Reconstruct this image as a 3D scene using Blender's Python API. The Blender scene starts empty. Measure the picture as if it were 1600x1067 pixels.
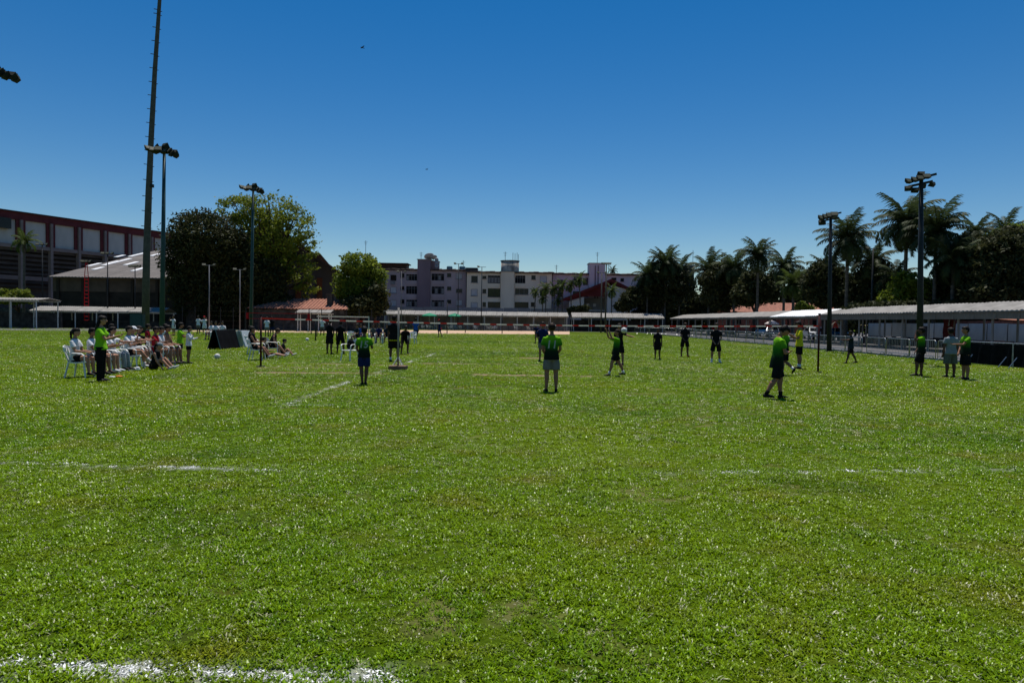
import bpy, bmesh, math, random
import numpy as np
from mathutils import Vector, Matrix
random.seed(7); RNG = np.random.default_rng(7)
R = math.radians
scene = bpy.context.scene
COL = scene.collection

# ---------------------------------------------------------------- camera
EYE, FPX, PITCH, ROLL = 1.65, 1067.0, math.atan(31.5/1067.0), R(0.80)
cam_d = bpy.data.cameras.new('camera'); cam = bpy.data.objects.new('camera', cam_d); COL.objects.link(cam)
cam_d.sensor_width = 36.0; cam_d.lens = 36.0*FPX/1600.0; cam_d.clip_start = 0.1; cam_d.clip_end = 6000
cam.matrix_world = Matrix.Translation((0, 0, EYE)) @ Matrix.Rotation(R(90)-PITCH, 4, 'X') @ Matrix.Rotation(ROLL, 4, 'Z')
scene.camera = cam

def ray(px, py):
    u, v = px-800.0, 533.5-py
    c, s = math.cos(ROLL), math.sin(ROLL)
    u, v = u*c - v*s, u*s + v*c
    return Vector((u, v*math.sin(PITCH) + FPX*math.cos(PITCH), v*math.cos(PITCH) - FPX*math.sin(PITCH)))
def P(px, py, Y):                      # point on the pixel's line of sight at depth Y
    d = ray(px, py); k = Y/d.y
    return Vector((d.x*k, Y, EYE + d.z*k))
def G(px, py):                         # point on the ground
    d = ray(px, py); k = -EYE/d.z
    return Vector((d.x*k, d.y*k, 0))
def PX(px, py, X):                     # point on the line of sight at lateral position X
    d = ray(px, py); k = X/d.x
    return Vector((X, d.y*k, EYE + d.z*k))

# ---------------------------------------------------------------- light
SUN_EL, SUN_AZ = 72.0, 4.0             # azimuth measured from +Y (ahead of the camera) towards +X
w = bpy.data.worlds.new('World'); scene.world = w; w.use_nodes = True
nt = w.node_tree; nt.nodes.clear()
out = nt.nodes.new('ShaderNodeOutputWorld'); bg = nt.nodes.new('ShaderNodeBackground')
sky = nt.nodes.new('ShaderNodeTexSky'); sky.sky_type = 'NISHITA'; sky.sun_disc = False
sky.sun_elevation = R(SUN_EL); sky.sun_rotation = R(SUN_AZ)
sky.air_density = 1.0; sky.dust_density = 0.0; sky.ozone_density = 2.4; sky.altitude = 0
hs = nt.nodes.new('ShaderNodeHueSaturation'); hs.inputs['Saturation'].default_value = 1.44; hs.inputs['Hue'].default_value = 0.503
nt.links.new(sky.outputs[0], hs.inputs['Color']); nt.links.new(hs.outputs[0], bg.inputs[0])
nt.links.new(bg.outputs[0], out.inputs[0]); bg.inputs[1].default_value = 0.077
sl = bpy.data.lights.new('sun', 'SUN'); sl.energy = 5.0; sl.angle = R(0.53); sl.color = (1.0, 0.95, 0.87)
so = bpy.data.objects.new('sun', sl); COL.objects.link(so)
sd = Vector((math.sin(R(SUN_AZ))*math.cos(R(SUN_EL)), math.cos(R(SUN_AZ))*math.cos(R(SUN_EL)), math.sin(R(SUN_EL))))
so.rotation_euler = sd.to_track_quat('Z', 'Y').to_euler(); so.location = (0, 20, 60)
vs = scene.view_settings; vs.view_transform = 'Standard'; vs.look = 'None'; vs.gamma = 1.0; vs.use_curve_mapping = False
vs.exposure = 0.11
scene.cycles.max_bounces = 6; scene.cycles.transparent_max_bounces = 8; scene.cycles.diffuse_bounces = 2
scene.cycles.use_denoising = True

# ---------------------------------------------------------------- materials
M = {}
def mat(name, col, rough=0.7, var=0.12, scale=4.0, bump=0.0, bscale=30.0, metal=0.0, spec=0.12, col2=None, trans=0.0, rand=0.0, streak=None):
    """Principled surface with noise-driven colour wear, optional bump, translucency and per-object variation."""
    m = bpy.data.materials.new(name); m.use_nodes = True; n = m.node_tree.nodes; L = m.node_tree.links
    p = n['Principled BSDF']; p.inputs['Roughness'].default_value = rough; p.inputs['Metallic'].default_value = metal
    p.inputs['Specular IOR Level'].default_value = spec
    tc = n.new('ShaderNodeTexCoord'); nz = n.new('ShaderNodeTexNoise'); nz.inputs['Scale'].default_value = scale; nz.inputs['Detail'].default_value = 5
    src = tc.outputs['Object']
    if streak:
        mp = n.new('ShaderNodeMapping'); mp.inputs['Scale'].default_value = streak; L.new(src, mp.inputs[0]); src = mp.outputs[0]
    L.new(src, nz.inputs['Vector'])
    a = col; b = col2 if col2 else tuple(max(0.0, c*(1-2.2*var)) for c in col)
    rp = n.new('ShaderNodeValToRGB'); rp.color_ramp.elements[0].position = 0.32; rp.color_ramp.elements[1].position = 0.68
    rp.color_ramp.elements[0].color = (*b, 1); rp.color_ramp.elements[1].color = (*a, 1)
    L.new(nz.outputs['Fac'], rp.inputs[0]); colout = rp.outputs[0]
    if rand:
        oi = n.new('ShaderNodeObjectInfo'); mr = n.new('ShaderNodeMapRange'); mr.inputs[3].default_value = 1-rand; mr.inputs[4].default_value = 1+rand
        L.new(oi.outputs['Random'], mr.inputs[0]); h = n.new('ShaderNodeHueSaturation'); L.new(mr.outputs[0], h.inputs['Value']); L.new(colout, h.inputs['Color']); colout = h.outputs[0]
    L.new(colout, p.inputs['Base Color'])
    if bump:
        nb = n.new('ShaderNodeTexNoise'); nb.inputs['Scale'].default_value = bscale; nb.inputs['Detail'].default_value = 4; L.new(tc.outputs['Object'], nb.inputs['Vector'])
        bp = n.new('ShaderNodeBump'); bp.inputs['Strength'].default_value = bump; bp.inputs['Distance'].default_value = 0.02
        L.new(nb.outputs['Fac'], bp.inputs['Height']); L.new(bp.outputs[0], p.inputs['Normal'])
    if trans:
        tr = n.new('ShaderNodeBsdfTranslucent'); L.new(colout, tr.inputs[0]); mx = n.new('ShaderNodeMixShader'); mx.inputs[0].default_value = trans
        L.new(p.outputs[0], mx.inputs[1]); L.new(tr.outputs[0], mx.inputs[2]); L.new(mx.outputs[0], n['Material Output'].inputs[0])
    M[name] = m; return m

mat('concrete_pole', (0.105, 0.10, 0.09), 0.85, 0.15, 3, 0.2, 20)
mat('green_paint', (0.036, 0.075, 0.08), 0.45, 0.12, 5)
mat('dark_steel', (0.03, 0.032, 0.034), 0.5, 0.15, 8)
mat('lamp_body', (0.03, 0.033, 0.024), 0.7, 0.2, 8)
mat('lamp_glass', (0.08, 0.085, 0.06), 0.6, 0.1, 8, spec=0.1)
mat('galv', (0.42, 0.43, 0.43), 0.38, 0.15, 14, metal=0.85)
mat('white_metal', (0.62, 0.62, 0.60), 0.5, 0.12, 6)
mat('white_plastic', (0.74, 0.74, 0.73), 0.42, 0.04, 6, spec=0.45)
mat('roof_sheet', (0.29, 0.275, 0.255), 0.75, 0.16, 1.3, col2=(0.19, 0.18, 0.165), rand=0.08)
mat('roof_clear', (0.88, 0.88, 0.87), 0.4, 0.03, 3, trans=0.1)
mat('hall_roof', (0.165, 0.15, 0.14), 0.8, 0.15, 0.35, 0.2, 4, col2=(0.11, 0.10, 0.095), rand=0.05)
mat('hall_wall', (0.115, 0.085, 0.065), 0.85, 0.2, 0.7)
mat('hall_base', (0.045, 0.036, 0.03), 0.9, 0.2, 0.9)
mat('slate_wall', (0.075, 0.085, 0.10), 0.85, 0.2, 0.6, streak=(1, 1, 0.2))
mat('brown_wood', (0.13, 0.06, 0.035), 0.7, 0.2, 2)
mat('maroon', (0.145, 0.032, 0.036), 0.75, 0.15, 0.8)
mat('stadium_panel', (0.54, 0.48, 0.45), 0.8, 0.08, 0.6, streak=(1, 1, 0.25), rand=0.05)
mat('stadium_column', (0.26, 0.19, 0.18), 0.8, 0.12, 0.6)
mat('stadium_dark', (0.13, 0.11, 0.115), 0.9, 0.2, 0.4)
mat('tile_roof', (0.36, 0.165, 0.11), 0.85, 0.3, 2.5, 0.5, 9, col2=(0.22, 0.10, 0.075))
mat('roof_dark', (0.09, 0.065, 0.055), 0.9, 0.3, 1.5, 0.5, 6)
mat('mauve', (0.47, 0.355, 0.355), 0.85, 0.10, 0.35, streak=(1, 1, 0.3))
mat('mauve_dark', (0.25, 0.175, 0.19), 0.85, 0.10, 0.4, streak=(1, 1, 0.3))
mat('beige', (0.80, 0.66, 0.50), 0.85, 0.10, 0.35, streak=(1, 1, 0.3), col2=(0.66, 0.53, 0.40))
mat('weathered', (0.52, 0.47, 0.41), 0.9, 0.3, 0.9, col2=(0.12, 0.105, 0.09), streak=(1, 1, 0.5))
mat('lilac', (0.68, 0.59, 0.61), 0.85, 0.08, 0.35, streak=(1, 1, 0.3))
mat('church_white', (0.70, 0.67, 0.64), 0.85, 0.08, 0.4, streak=(1, 1, 0.3))
mat('church_red', (0.17, 0.03, 0.028), 0.75, 0.12, 0.6)
mat('valance', (0.21, 0.175, 0.14), 0.75, 0.14, 1.2, rand=0.06)
mat('glass', (0.012, 0.013, 0.014), 0.15, 0.2, 1.0, spec=0.25)
mat('glass_green', (0.035, 0.045, 0.012), 0.25, 0.2, 1.0, spec=0.2)
mat('frame_dark', (0.06, 0.055, 0.055), 0.6, 0.15, 3)
mat('frame_light', (0.26, 0.24, 0.23), 0.6, 0.1, 3)
mat('shutter', (0.62, 0.58, 0.57), 0.6, 0.08, 2, rand=0.08)
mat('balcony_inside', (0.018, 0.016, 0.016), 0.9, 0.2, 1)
mat('grey_wall', (0.24, 0.24, 0.26), 0.9, 0.2, 0.5, streak=(1, 1, 0.3))
mat('shed_wall', (0.30, 0.28, 0.26), 0.9, 0.2, 0.5)
mat('paint_wall', (0.64, 0.61, 0.57), 0.85, 0.10, 0.9, col2=(0.46, 0.43, 0.41), rand=0.05, streak=(1, 1, 0.5))
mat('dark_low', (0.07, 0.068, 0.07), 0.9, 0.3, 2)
mat('brick_red', (0.34, 0.13, 0.09), 0.85, 0.25, 3)
mat('blue_tank', (0.10, 0.22, 0.27), 0.6, 0.1, 2)
mat('dish', (0.30, 0.31, 0.33), 0.5, 0.1, 3)
mat('asphalt', (0.135, 0.13, 0.13), 0.92, 0.15, 0.9, 0.3, 60)
mat('kerb', (0.30, 0.29, 0.28), 0.9, 0.2, 2)
mat('parasol_green', (0.02, 0.30, 0.16), 0.6, 0.06, 3, trans=0.3)
mat('parasol_pale', (0.72, 0.62, 0.58), 0.6, 0.06, 3, trans=0.25)
mat('parasol_red', (0.55, 0.08, 0.07), 0.6, 0.06, 3, trans=0.25)
mat('black_cloth', (0.012, 0.012, 0.014), 0.9, 0.2, 3, 0.4, 6, spec=0.02)
mat('banner_red', (0.14, 0.018, 0.022), 0.7, 0.1, 2)
mat('banner_white', (0.62, 0.66, 0.70), 0.6, 0.10, 2.5, 0.3, 5)
mat('net_red', (0.50, 0.012, 0.018), 0.65, 0.1, 6)
mat('tape_white', (0.80, 0.76, 0.70), 0.6, 0.06, 6, trans=0.5)
mat('tape_red', (0.62, 0.09, 0.06), 0.6, 0.06, 6, trans=0.5)
mat('pole_red', (0.06, 0.012, 0.012), 0.5, 0.2, 6)
mat('wood', (0.22, 0.14, 0.09), 0.8, 0.25, 3, streak=(1, 6, 6))
mat('trunk', (0.085, 0.06, 0.045), 0.9, 0.25, 2, 0.6, 8)
mat('palm_trunk', (0.13, 0.115, 0.095), 0.9, 0.25, 1.5, 0.5, 6, streak=(1, 1, 5))
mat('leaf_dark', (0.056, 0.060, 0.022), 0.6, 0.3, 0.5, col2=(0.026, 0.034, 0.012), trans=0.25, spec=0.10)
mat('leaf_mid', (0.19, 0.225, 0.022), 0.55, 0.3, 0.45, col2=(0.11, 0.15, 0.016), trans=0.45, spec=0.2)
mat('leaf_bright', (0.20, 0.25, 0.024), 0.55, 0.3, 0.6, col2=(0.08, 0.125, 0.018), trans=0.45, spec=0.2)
mat('frond', (0.058, 0.085, 0.028), 0.6, 0.25, 0.8, trans=0.35, rand=0.3, spec=0.15)
mat('frond_bright', (0.085, 0.125, 0.024), 0.6, 0.25, 0.8, trans=0.35, rand=0.25, spec=0.12)
mat('skin', (0.40, 0.21, 0.135), 0.55, 0.06, 12)
mat('skin_tan', (0.27, 0.135, 0.085), 0.55, 0.06, 12)
mat('skin_dark', (0.12, 0.06, 0.042), 0.55, 0.06, 12)
mat('hair', (0.012, 0.009, 0.008), 0.6, 0.3, 30, 0.4, 60, spec=0.12)
mat('hair_brown', (0.035, 0.018, 0.011), 0.6, 0.3, 30, 0.4, 60, spec=0.12)
mat('eye', (0.02, 0.018, 0.016), 0.3, 0.1, 5)
mat('c_black', (0.012, 0.013, 0.015), 0.8, 0.2, 9, 0.5, 14, spec=0.03)
mat('c_navy', (0.013, 0.022, 0.085), 0.8, 0.15, 9, 0.5, 14, spec=0.03)
mat('c_blue', (0.03, 0.11, 0.42), 0.8, 0.12, 9, 0.5, 14, spec=0.03)
mat('c_teal', (0.016, 0.028, 0.036), 0.8, 0.15, 9, 0.5, 14, spec=0.03)
mat('c_white', (0.72, 0.72, 0.74), 0.8, 0.06, 9, 0.5, 14, spec=0.03)
mat('c_grey', (0.24, 0.27, 0.29), 0.8, 0.10, 9, 0.5, 14, spec=0.03)
mat('c_greyshort', (0.17, 0.16, 0.155), 0.8, 0.10, 9, 0.5, 14, spec=0.03)
mat('c_khaki', (0.12, 0.13, 0.105), 0.8, 0.12, 9, 0.5, 14, spec=0.03)
mat('c_yellow', (0.62, 0.55, 0.02), 0.8, 0.08, 9, 0.5, 14, spec=0.03)
mat('c_lime', (0.22, 0.52, 0.02), 0.8, 0.08, 9, 0.5, 14, spec=0.03)
mat('c_red', (0.36, 0.02, 0.03), 0.8, 0.1, 9, 0.5, 14, spec=0.03)
mat('c_tan', (0.30, 0.17, 0.11), 0.8, 0.1, 9, 0.5, 14, spec=0.03)
mat('shoe_black', (0.012, 0.012, 0.013), 0.5, 0.2, 9)
mat('shoe_white', (0.66, 0.67, 0.70), 0.5, 0.08, 9)
mat('shoe_red', (0.40, 0.05, 0.03), 0.5, 0.08, 9)
mat('print', (0.34, 0.37, 0.36), 0.7, 0.1, 20)
mat('ball', (0.72, 0.70, 0.68), 0.5, 0.08, 8)
mat('car_white', (0.66, 0.67, 0.68), 0.25, 0.03, 3, spec=0.6)
mat('car_silver', (0.34, 0.37, 0.40), 0.25, 0.05, 3, metal=0.4, spec=0.6)
mat('car_blue', (0.05, 0.10, 0.16), 0.25, 0.05, 3, spec=0.6)
mat('tyre', (0.018, 0.018, 0.018), 0.85, 0.1, 5)
mat('orange', (0.60, 0.19, 0.03), 0.5, 0.1, 5)
mat('bird', (0.02, 0.02, 0.022), 0.8, 0.1, 5)
mat('c_brown', (0.16, 0.065, 0.03), 0.8, 0.1, 9, 0.4, 14, spec=0.03)

# jersey: green printed down into black; sunlit shoulders and darker back painted in too
m = mat('jersey', (0.13, 0.40, 0.015), 0.8, 0.1, 9, 0.5, 14, spec=0.03); n = m.node_tree.nodes; L = m.node_tree.links
tc = n.new('ShaderNodeTexCoord'); sx = n.new('ShaderNodeSeparateXYZ'); L.new(tc.outputs['Generated'], sx.inputs[0])
rp = n.new('ShaderNodeValToRGB'); e = rp.color_ramp.elements; e[0].position = 0.10; e[0].color = (0.008, 0.012, 0.01, 1)
e[1].position = 0.95; e[1].color = (0.17, 0.42, 0.012, 1); x = e.new(0.36); x.color = (0.008, 0.022, 0.010, 1); x = e.new(0.64); x.color = (0.03, 0.155, 0.012, 1)
L.new(sx.outputs[2], rp.inputs[0]); L.new(rp.outputs[0], n['Principled BSDF'].inputs['Base Color'])
# wire mesh far away: thin wires with open gaps, too fine to see singly
m = mat('wire_mesh', (0.13, 0.13, 0.14), 0.7, 0.1, 3); n = m.node_tree.nodes; L = m.node_tree.links
tr = n.new('ShaderNodeBsdfTransparent'); mx = n.new('ShaderNodeMixShader'); mx.inputs[0].default_value = 0.30
L.new(tr.outputs[0], mx.inputs[1]); L.new(n['Principled BSDF'].outputs[0], mx.inputs[2]); L.new(mx.outputs[0], n['Material Output'].inputs[0])

# ---------------------------------------------------------------- mesh helpers
class MB:
    def __init__(s): s.v = []; s.f = []; s.m = []
    def add(s, vs, fs, mi=0):
        b = len(s.v); s.v += [tuple(q) for q in vs]; s.f += [tuple(i+b for i in f) for f in fs]; s.m += [mi]*len(fs); return s
    def box(s, c, d, mi=0, rot=None):
        hx, hy, hz = d[0]/2, d[1]/2, d[2]/2; c = Vector(c); vs = []
        for z in (-hz, hz):
            for y in (-hy, hy):
                for x in (-hx, hx):
                    q = Vector((x, y, z)); q = (rot @ q) if rot else q; vs.append(c+q)
        return s.add(vs, [(0,2,3,1),(4,5,7,6),(0,1,5,4),(2,6,7,3),(0,4,6,2),(1,3,7,5)], mi)
    def quad(s, a, b, c, d, mi=0): return s.add([a, b, c, d], [(0,1,2,3)], mi)
    def bar(s, a, b, wx, wz, mi=0):
        a, b = Vector(a), Vector(b); t = (b-a).normalized(); up = Vector((0,0,1)) if abs(t.z) < .95 else Vector((0,1,0))
        sx = t.cross(up).normalized(); uz = sx.cross(t)
        vs = [p + sx*i*wx/2 + uz*j*wz/2 for p in (a, b) for (i, j) in ((-1,-1),(1,-1),(1,1),(-1,1))]
        return s.add(vs, [(3,2,1,0),(4,5,6,7),(0,1,5,4),(1,2,6,5),(2,3,7,6),(3,0,4,7)], mi)
    def tube(s, pts, rad, n=8, mi=0, side=None):
        pts = [Vector(p) for p in pts]; vs = []; k = len(pts)
        for i, p in enumerate(pts):
            t = (pts[min(i+1, k-1)] - pts[max(i-1, 0)])
            t = t.normalized() if t.length > 1e-9 else Vector((0,0,1))
            sd_ = Vector(side) if side is not None else (Vector((1,0,0)) if abs(t.x) < .8 else Vector((0,1,0)))
            a = (sd_ - t*sd_.dot(t)); a = a.normalized() if a.length > 1e-6 else t.orthogonal().normalized(); b = t.cross(a)
            r = rad[i] if isinstance(rad, (list, tuple)) and len(rad) == k else rad
            rx, ry = r if isinstance(r, (tuple, list)) else (r, r)
            for j in range(n):
                q = 2*math.pi*j/n; vs.append(p + a*rx*math.cos(q) + b*ry*math.sin(q))
        fs = [(i*n+j, i*n+(j+1) % n, (i+1)*n+(j+1) % n, (i+1)*n+j) for i in range(k-1) for j in range(n)]
        fs.append(tuple(range(n-1, -1, -1))); fs.append(tuple((k-1)*n+j for j in range(n)))
        return s.add(vs, fs, mi)
    def ell(s, c, r, n=12, m=7, rot=None, mi=0, lo=-1.0):
        c = Vector(c); zs = [math.sin(a) for a in np.linspace(math.asin(max(lo, -0.98)), math.asin(0.98), m)]; vs = []
        for z in zs:
            q = math.sqrt(max(0, 1-z*z))
            for j in range(n):
                a = 2*math.pi*j/n; p = Vector((r[0]*q*math.cos(a), r[1]*q*math.sin(a), r[2]*z)); vs.append(c + (rot @ p if rot else p))
        fs = [(i*n+j, i*n+(j+1) % n, (i+1)*n+(j+1) % n, (i+1)*n+j) for i in range(m-1) for j in range(n)]
        fs.append(tuple(range(n-1, -1, -1))); fs.append(tuple((m-1)*n+j for j in range(n)))
        return s.add(vs, fs, mi)
    def build(s, name, mats, parent=None, smooth=False, loc=None):
        me = bpy.data.meshes.new(name); me.from_pydata(s.v, [], s.f)
        mats = mats if isinstance(mats, (list, tuple)) else [mats]
        for q in mats: me.materials.append(M[q])
        if len(mats) > 1: me.polygons.foreach_set('material_index', s.m)
        if smooth: me.polygons.foreach_set('use_smooth', [True]*len(me.polygons))
        me.update(); o = bpy.data.objects.new(name, me); COL.objects.link(o)
        if parent is not None: o.parent = parent
        if loc is not None: o.location = loc
        return o

def tag(o, label=None, cat=None, group=None, kind=None):
    if label: o['label'] = label
    if cat: o['category'] = cat
    if group: o['group'] = group
    if kind: o['kind'] = kind
    return o
def thing(name, label, cat, loc=(0,0,0), rz=0.0, group=None):
    o = bpy.data.objects.new(name, None); o.empty_display_size = 0.2; COL.objects.link(o)
    o.location = loc; o.rotation_euler = (0, 0, rz); return tag(o, label, cat, group)
KIDS = {}
def copy_obj(o, parent):
    c = o.copy(); COL.objects.link(c); c.parent = parent
    for k in ('label',):
        pass
    return c
def copy_tree(root, loc, rz, label, group=None):
    ch = {}
    for q in bpy.data.objects:
        if q.parent: ch.setdefault(q.parent.name, []).append(q)
    r = root.copy(); COL.objects.link(r); r.location = loc; r.rotation_euler = (0, 0, rz); r['label'] = label
    if group: r['group'] = group
    for a in ch.get(root.name, []):
        b = copy_obj(a, r)
        for g in ch.get(a.name, []): copy_obj(g, b)
    return r
def piece(src, name, parent, loc=(0,0,0), rot=(0,0,0), scale=(1,1,1)):   # another object on the same mesh
    o = bpy.data.objects.new(name, src if isinstance(src, bpy.types.Mesh) else src.data); COL.objects.link(o)
    o.parent = parent; o.location = loc; o.rotation_euler = rot; o.scale = scale; return o
# ================================================================ GROUND
def seg_d(x, y, a, b):
    ax, ay, bx, by = a[0], a[1], b[0], b[1]; dx, dy = bx-ax, by-ay
    t = np.clip(((x-ax)*dx + (y-ay)*dy)/(dx*dx+dy*dy), 0, 1)
    return np.hypot(x-ax-t*dx, y-ay-t*dy)
def vnoise(x, y, s, seed=0):
    x = x/s; y = y/s; xi = np.floor(x).astype(int); yi = np.floor(y).astype(int); fx = x-xi; fy = y-yi
    fx = fx*fx*(3-2*fx); fy = fy*fy*(3-2*fy)
    def h(i, j): 
        q = np.sin(i*127.1 + j*311.7 + seed*74.7)*43758.5453; return q-np.floor(q)
    return (h(xi, yi)*(1-fx)+h(xi+1, yi)*fx)*(1-fy) + (h(xi, yi+1)*(1-fx)+h(xi+1, yi+1)*fx)*fy
LINES = [((-60,1034),(620,1066),.042,1.15), ((-120,719),(470,736),.05,.75), ((470,736),(1050,739),.05,.10), ((1050,739),(1700,733.5),.05,.55),
         ((445,633),(540,598),.05,.95), ((540,598),(600,578),.05,.6), ((628,569),(690,549),.05,.8), ((445,633),(530,632),.045,.6), ((975,533),(1010,540),.05,.8),
         ((1010,540),(1090,556),.05,.25), ((1150,536),(1230,546),.05,.4)]
LINES = [(G(*a), G(*b), w_, s_) for a, b, w_, s_ in LINES]
DIRT = [((412,582),(530,583),.16,1.0), ((440,567),(640,571),.13,.8), ((530,582),(590,584),.16,.5), ((670,567.5),(785,568.5),.16,.8), ((785,569),(925,572),.12,.7),
        ((750,585.5),(835,587),.20,1.0), ((835,587),(930,588),.15,.8), ((820,559),(850,559.5),.35,.7), ((405,575),(520,574),.35,.35)]
DIRT = [(G(*a), G(*b), w_, s_) for a, b, w_, s_ in DIRT]
def dirt_f(x, y):
    d = np.zeros_like(x); n1 = vnoise(x, y, .5, 1); n2 = vnoise(x, y, .17, 2); n3 = vnoise(x, y, 1.7, 5)
    for a, b, w_, s_ in DIRT:
        q = seg_d(x, y, a, b)/(w_*1.5*(0.45+1.3*n1)); d = np.maximum(d, s_*np.clip(1.5-q, 0, 1)*(0.45+0.75*n2))
    blot = np.clip((n1*.5+n2*.5+n3*.25-0.90)*3, 0, .28)
    return np.clip(np.maximum(d, blot), 0, 1)
def paint_f(x, y):
    d = np.zeros_like(x); n1 = vnoise(x, y, .22, 3); n2 = vnoise(x, y, .9, 8)
    for a, b, w_, s_ in LINES:
        q = seg_d(x, y, a, b); d = np.maximum(d, s_*np.clip((w_*1.6-q)/(w_*.8), 0, 1)*np.clip(.15+n1*1.1+.5*(n2-.5), 0, 1))
    return d
def dry_f(x, y): return np.clip(vnoise(x, y, 6, 11)*.55 + vnoise(x, y, 1.6, 12)*.3 + vnoise(x, y, .5, 13)*.2, 0, 1)

def axis(fine0, fine1, st, lo, hi):
    a = list(np.arange(fine0, fine1+1e-6, st)); q, s_ = a[-1], st
    while q < hi: s_ *= 1.35; q += s_; a.append(min(q, hi))
    q, s_ = a[0], st
    while q > lo: s_ *= 1.35; q -= s_; a.insert(0, max(q, lo))
    return np.array(a)
gx = axis(-16, 16, .16, -2500, 2500); gy = axis(2.0, 40, .16, -400, 4000)
XX, YY = np.meshgrid(gx, gy); nx, ny = len(gx), len(gy)
V = np.stack([XX.ravel(), YY.ravel(), np.zeros(nx*ny)], 1)
idx = np.arange(nx*ny).reshape(ny, nx)
Fq = np.stack([idx[:-1,:-1].ravel(), idx[:-1,1:].ravel(), idx[1:,1:].ravel(), idx[1:,:-1].ravel()], 1)
me = bpy.data.meshes.new('grass_field'); me.from_pydata(V.tolist(), [], Fq.tolist())
for nm, fn in (('dirt', dirt_f), ('paint', paint_f), ('dry', dry_f)):
    at = me.attributes.new(nm, 'FLOAT', 'POINT'); at.data.foreach_set('value', fn(V[:,0], V[:,1]).astype(np.float32))
m = bpy.data.materials.new('turf'); m.use_nodes = True; n = m.node_tree.nodes; L = m.node_tree.links; p = n['Principled BSDF']
p.inputs['Roughness'].default_value = .8; p.inputs['Specular IOR Level'].default_value = .03
def attr(nm):
    a = n.new('ShaderNodeAttribute'); a.attribute_name = nm; return a.outputs['Fac']
def mixc(f, a, b):
    q = n.new('ShaderNodeMix'); q.data_type = 'RGBA'
    L.new(f, q.inputs[0])
    for s_, v_ in ((q.inputs[6], a), (q.inputs[7], b)):
        if isinstance(v_, tuple): s_.default_value = (*v_, 1)
        else: L.new(v_, s_)
    return q.outputs[2]
tc = n.new('ShaderNodeTexCoord')
def nois(sc_, d_=4, str_=(1,1,1)):
    mp = n.new('ShaderNodeMapping'); mp.inputs['Scale'].default_value = str_; L.new(tc.outputs['Object'], mp.inputs[0])
    q = n.new('ShaderNodeTexNoise'); q.inputs['Scale'].default_value = sc_; q.inputs['Detail'].default_value = d_; L.new(mp.outputs[0], q.inputs['Vector']); return q.outputs['Fac']
def ramp(f, a, b):
    q = n.new('ShaderNodeMapRange'); q.inputs[1].default_value = a; q.inputs[2].default_value = b; L.new(f, q.inputs[0]); return q.outputs[0]
c = mixc(ramp(nois(7, 6), .35, .65), (.018, .038, .001), (.055, .095, .001))  # dark greens near shadow tone: shade between the blades is in the colour
c = mixc(ramp(nois(.16, 5, (.5, 1, 1)), .38, .66), c, (.085, .130, .002))
c = mixc(ramp(nois(.9, 4), .55, .78), c, (.075, .075, .012))
c = mixc(ramp(nois(38, 2), .62, .74), c, (.012, .024, .003))
c = mixc(ramp(nois(30, 2), .66, .76), c, (.19, .21, .09))
c = mixc(attr('dirt'), c, mixc(ramp(nois(9, 4), .3, .7), (.20, .135, .085), (.31, .225, .15)))
c = mixc(ramp(attr('paint'), 0, 1.8), c, (.60, .60, .58))
L.new(c, p.inputs['Base Color'])
bp = n.new('ShaderNodeBump'); bp.inputs['Strength'].default_value = .8; bp.inputs['Distance'].default_value = .03
L.new(nois(45, 3), bp.inputs['Height']); L.new(bp.outputs[0], p.inputs['Normal'])
M['turf'] = m; me.materials.append(m)
o = bpy.data.objects.new('grass_field', me); COL.objects.link(o); tag(o, 'short green playing field with worn patches and faint white lines', 'field', kind='structure')

# ---- grass blades
def blade_mat(name, c1, c2, rough=.33, trans=.35, c3=None):
    m = bpy.data.materials.new(name); m.use_nodes = True; n = m.node_tree.nodes; L = m.node_tree.links; p = n['Principled BSDF']
    p.inputs['Roughness'].default_value = rough; p.inputs['Specular IOR Level'].default_value = .21
    oi = n.new('ShaderNodeObjectInfo'); rp = n.new('ShaderNodeValToRGB'); e = rp.color_ramp.elements
    e[0].color = (*c1, 1); e[1].color = (*c2, 1); L.new(oi.outputs['Random'], rp.inputs[0])
    geo = n.new('ShaderNodeNewGeometry'); mr = n.new('ShaderNodeMapRange'); mr.inputs[3].default_value = .34; mr.inputs[4].default_value = 1.62
    cc = rp.outputs[0]
    if c3:                         # patches of yellower and of deeper turf, metres across
        for sc_, lo_, hi_, ct in ((.16, .40, .66, c3[0]), (1.1, .52, .74, c3[1]), (.45, .56, .74, c3[2])):
            nz = n.new('ShaderNodeTexNoise'); nz.inputs['Scale'].default_value = sc_; nz.inputs['Detail'].default_value = 4; L.new(oi.outputs['Location'], nz.inputs['Vector'])
            ma = n.new('ShaderNodeMapRange'); ma.inputs[1].default_value = lo_; ma.inputs[2].default_value = hi_; L.new(nz.outputs['Fac'], ma.inputs[0])
            mm = n.new('ShaderNodeMix'); mm.data_type = 'RGBA'; L.new(ma.outputs[0], mm.inputs[0]); L.new(cc, mm.inputs[6]); mm.inputs[7].default_value = (*ct, 1); cc = mm.outputs[2]
    L.new(geo.outputs['Random Per Island'], mr.inputs[0]); h = n.new('ShaderNodeHueSaturation'); L.new(mr.outputs[0], h.inputs['Value']); L.new(cc, h.inputs['Color'])
    L.new(h.outputs[0], p.inputs['Base Color']); tr = n.new('ShaderNodeBsdfTranslucent'); L.new(h.outputs[0], tr.inputs[0])
    mx = n.new('ShaderNodeMixShader'); mx.inputs[0].default_value = trans; L.new(p.outputs[0], mx.inputs[1]); L.new(tr.outputs[0], mx.inputs[2]); L.new(mx.outputs[0], n['Material Output'].inputs[0])
    M[name] = m
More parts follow.
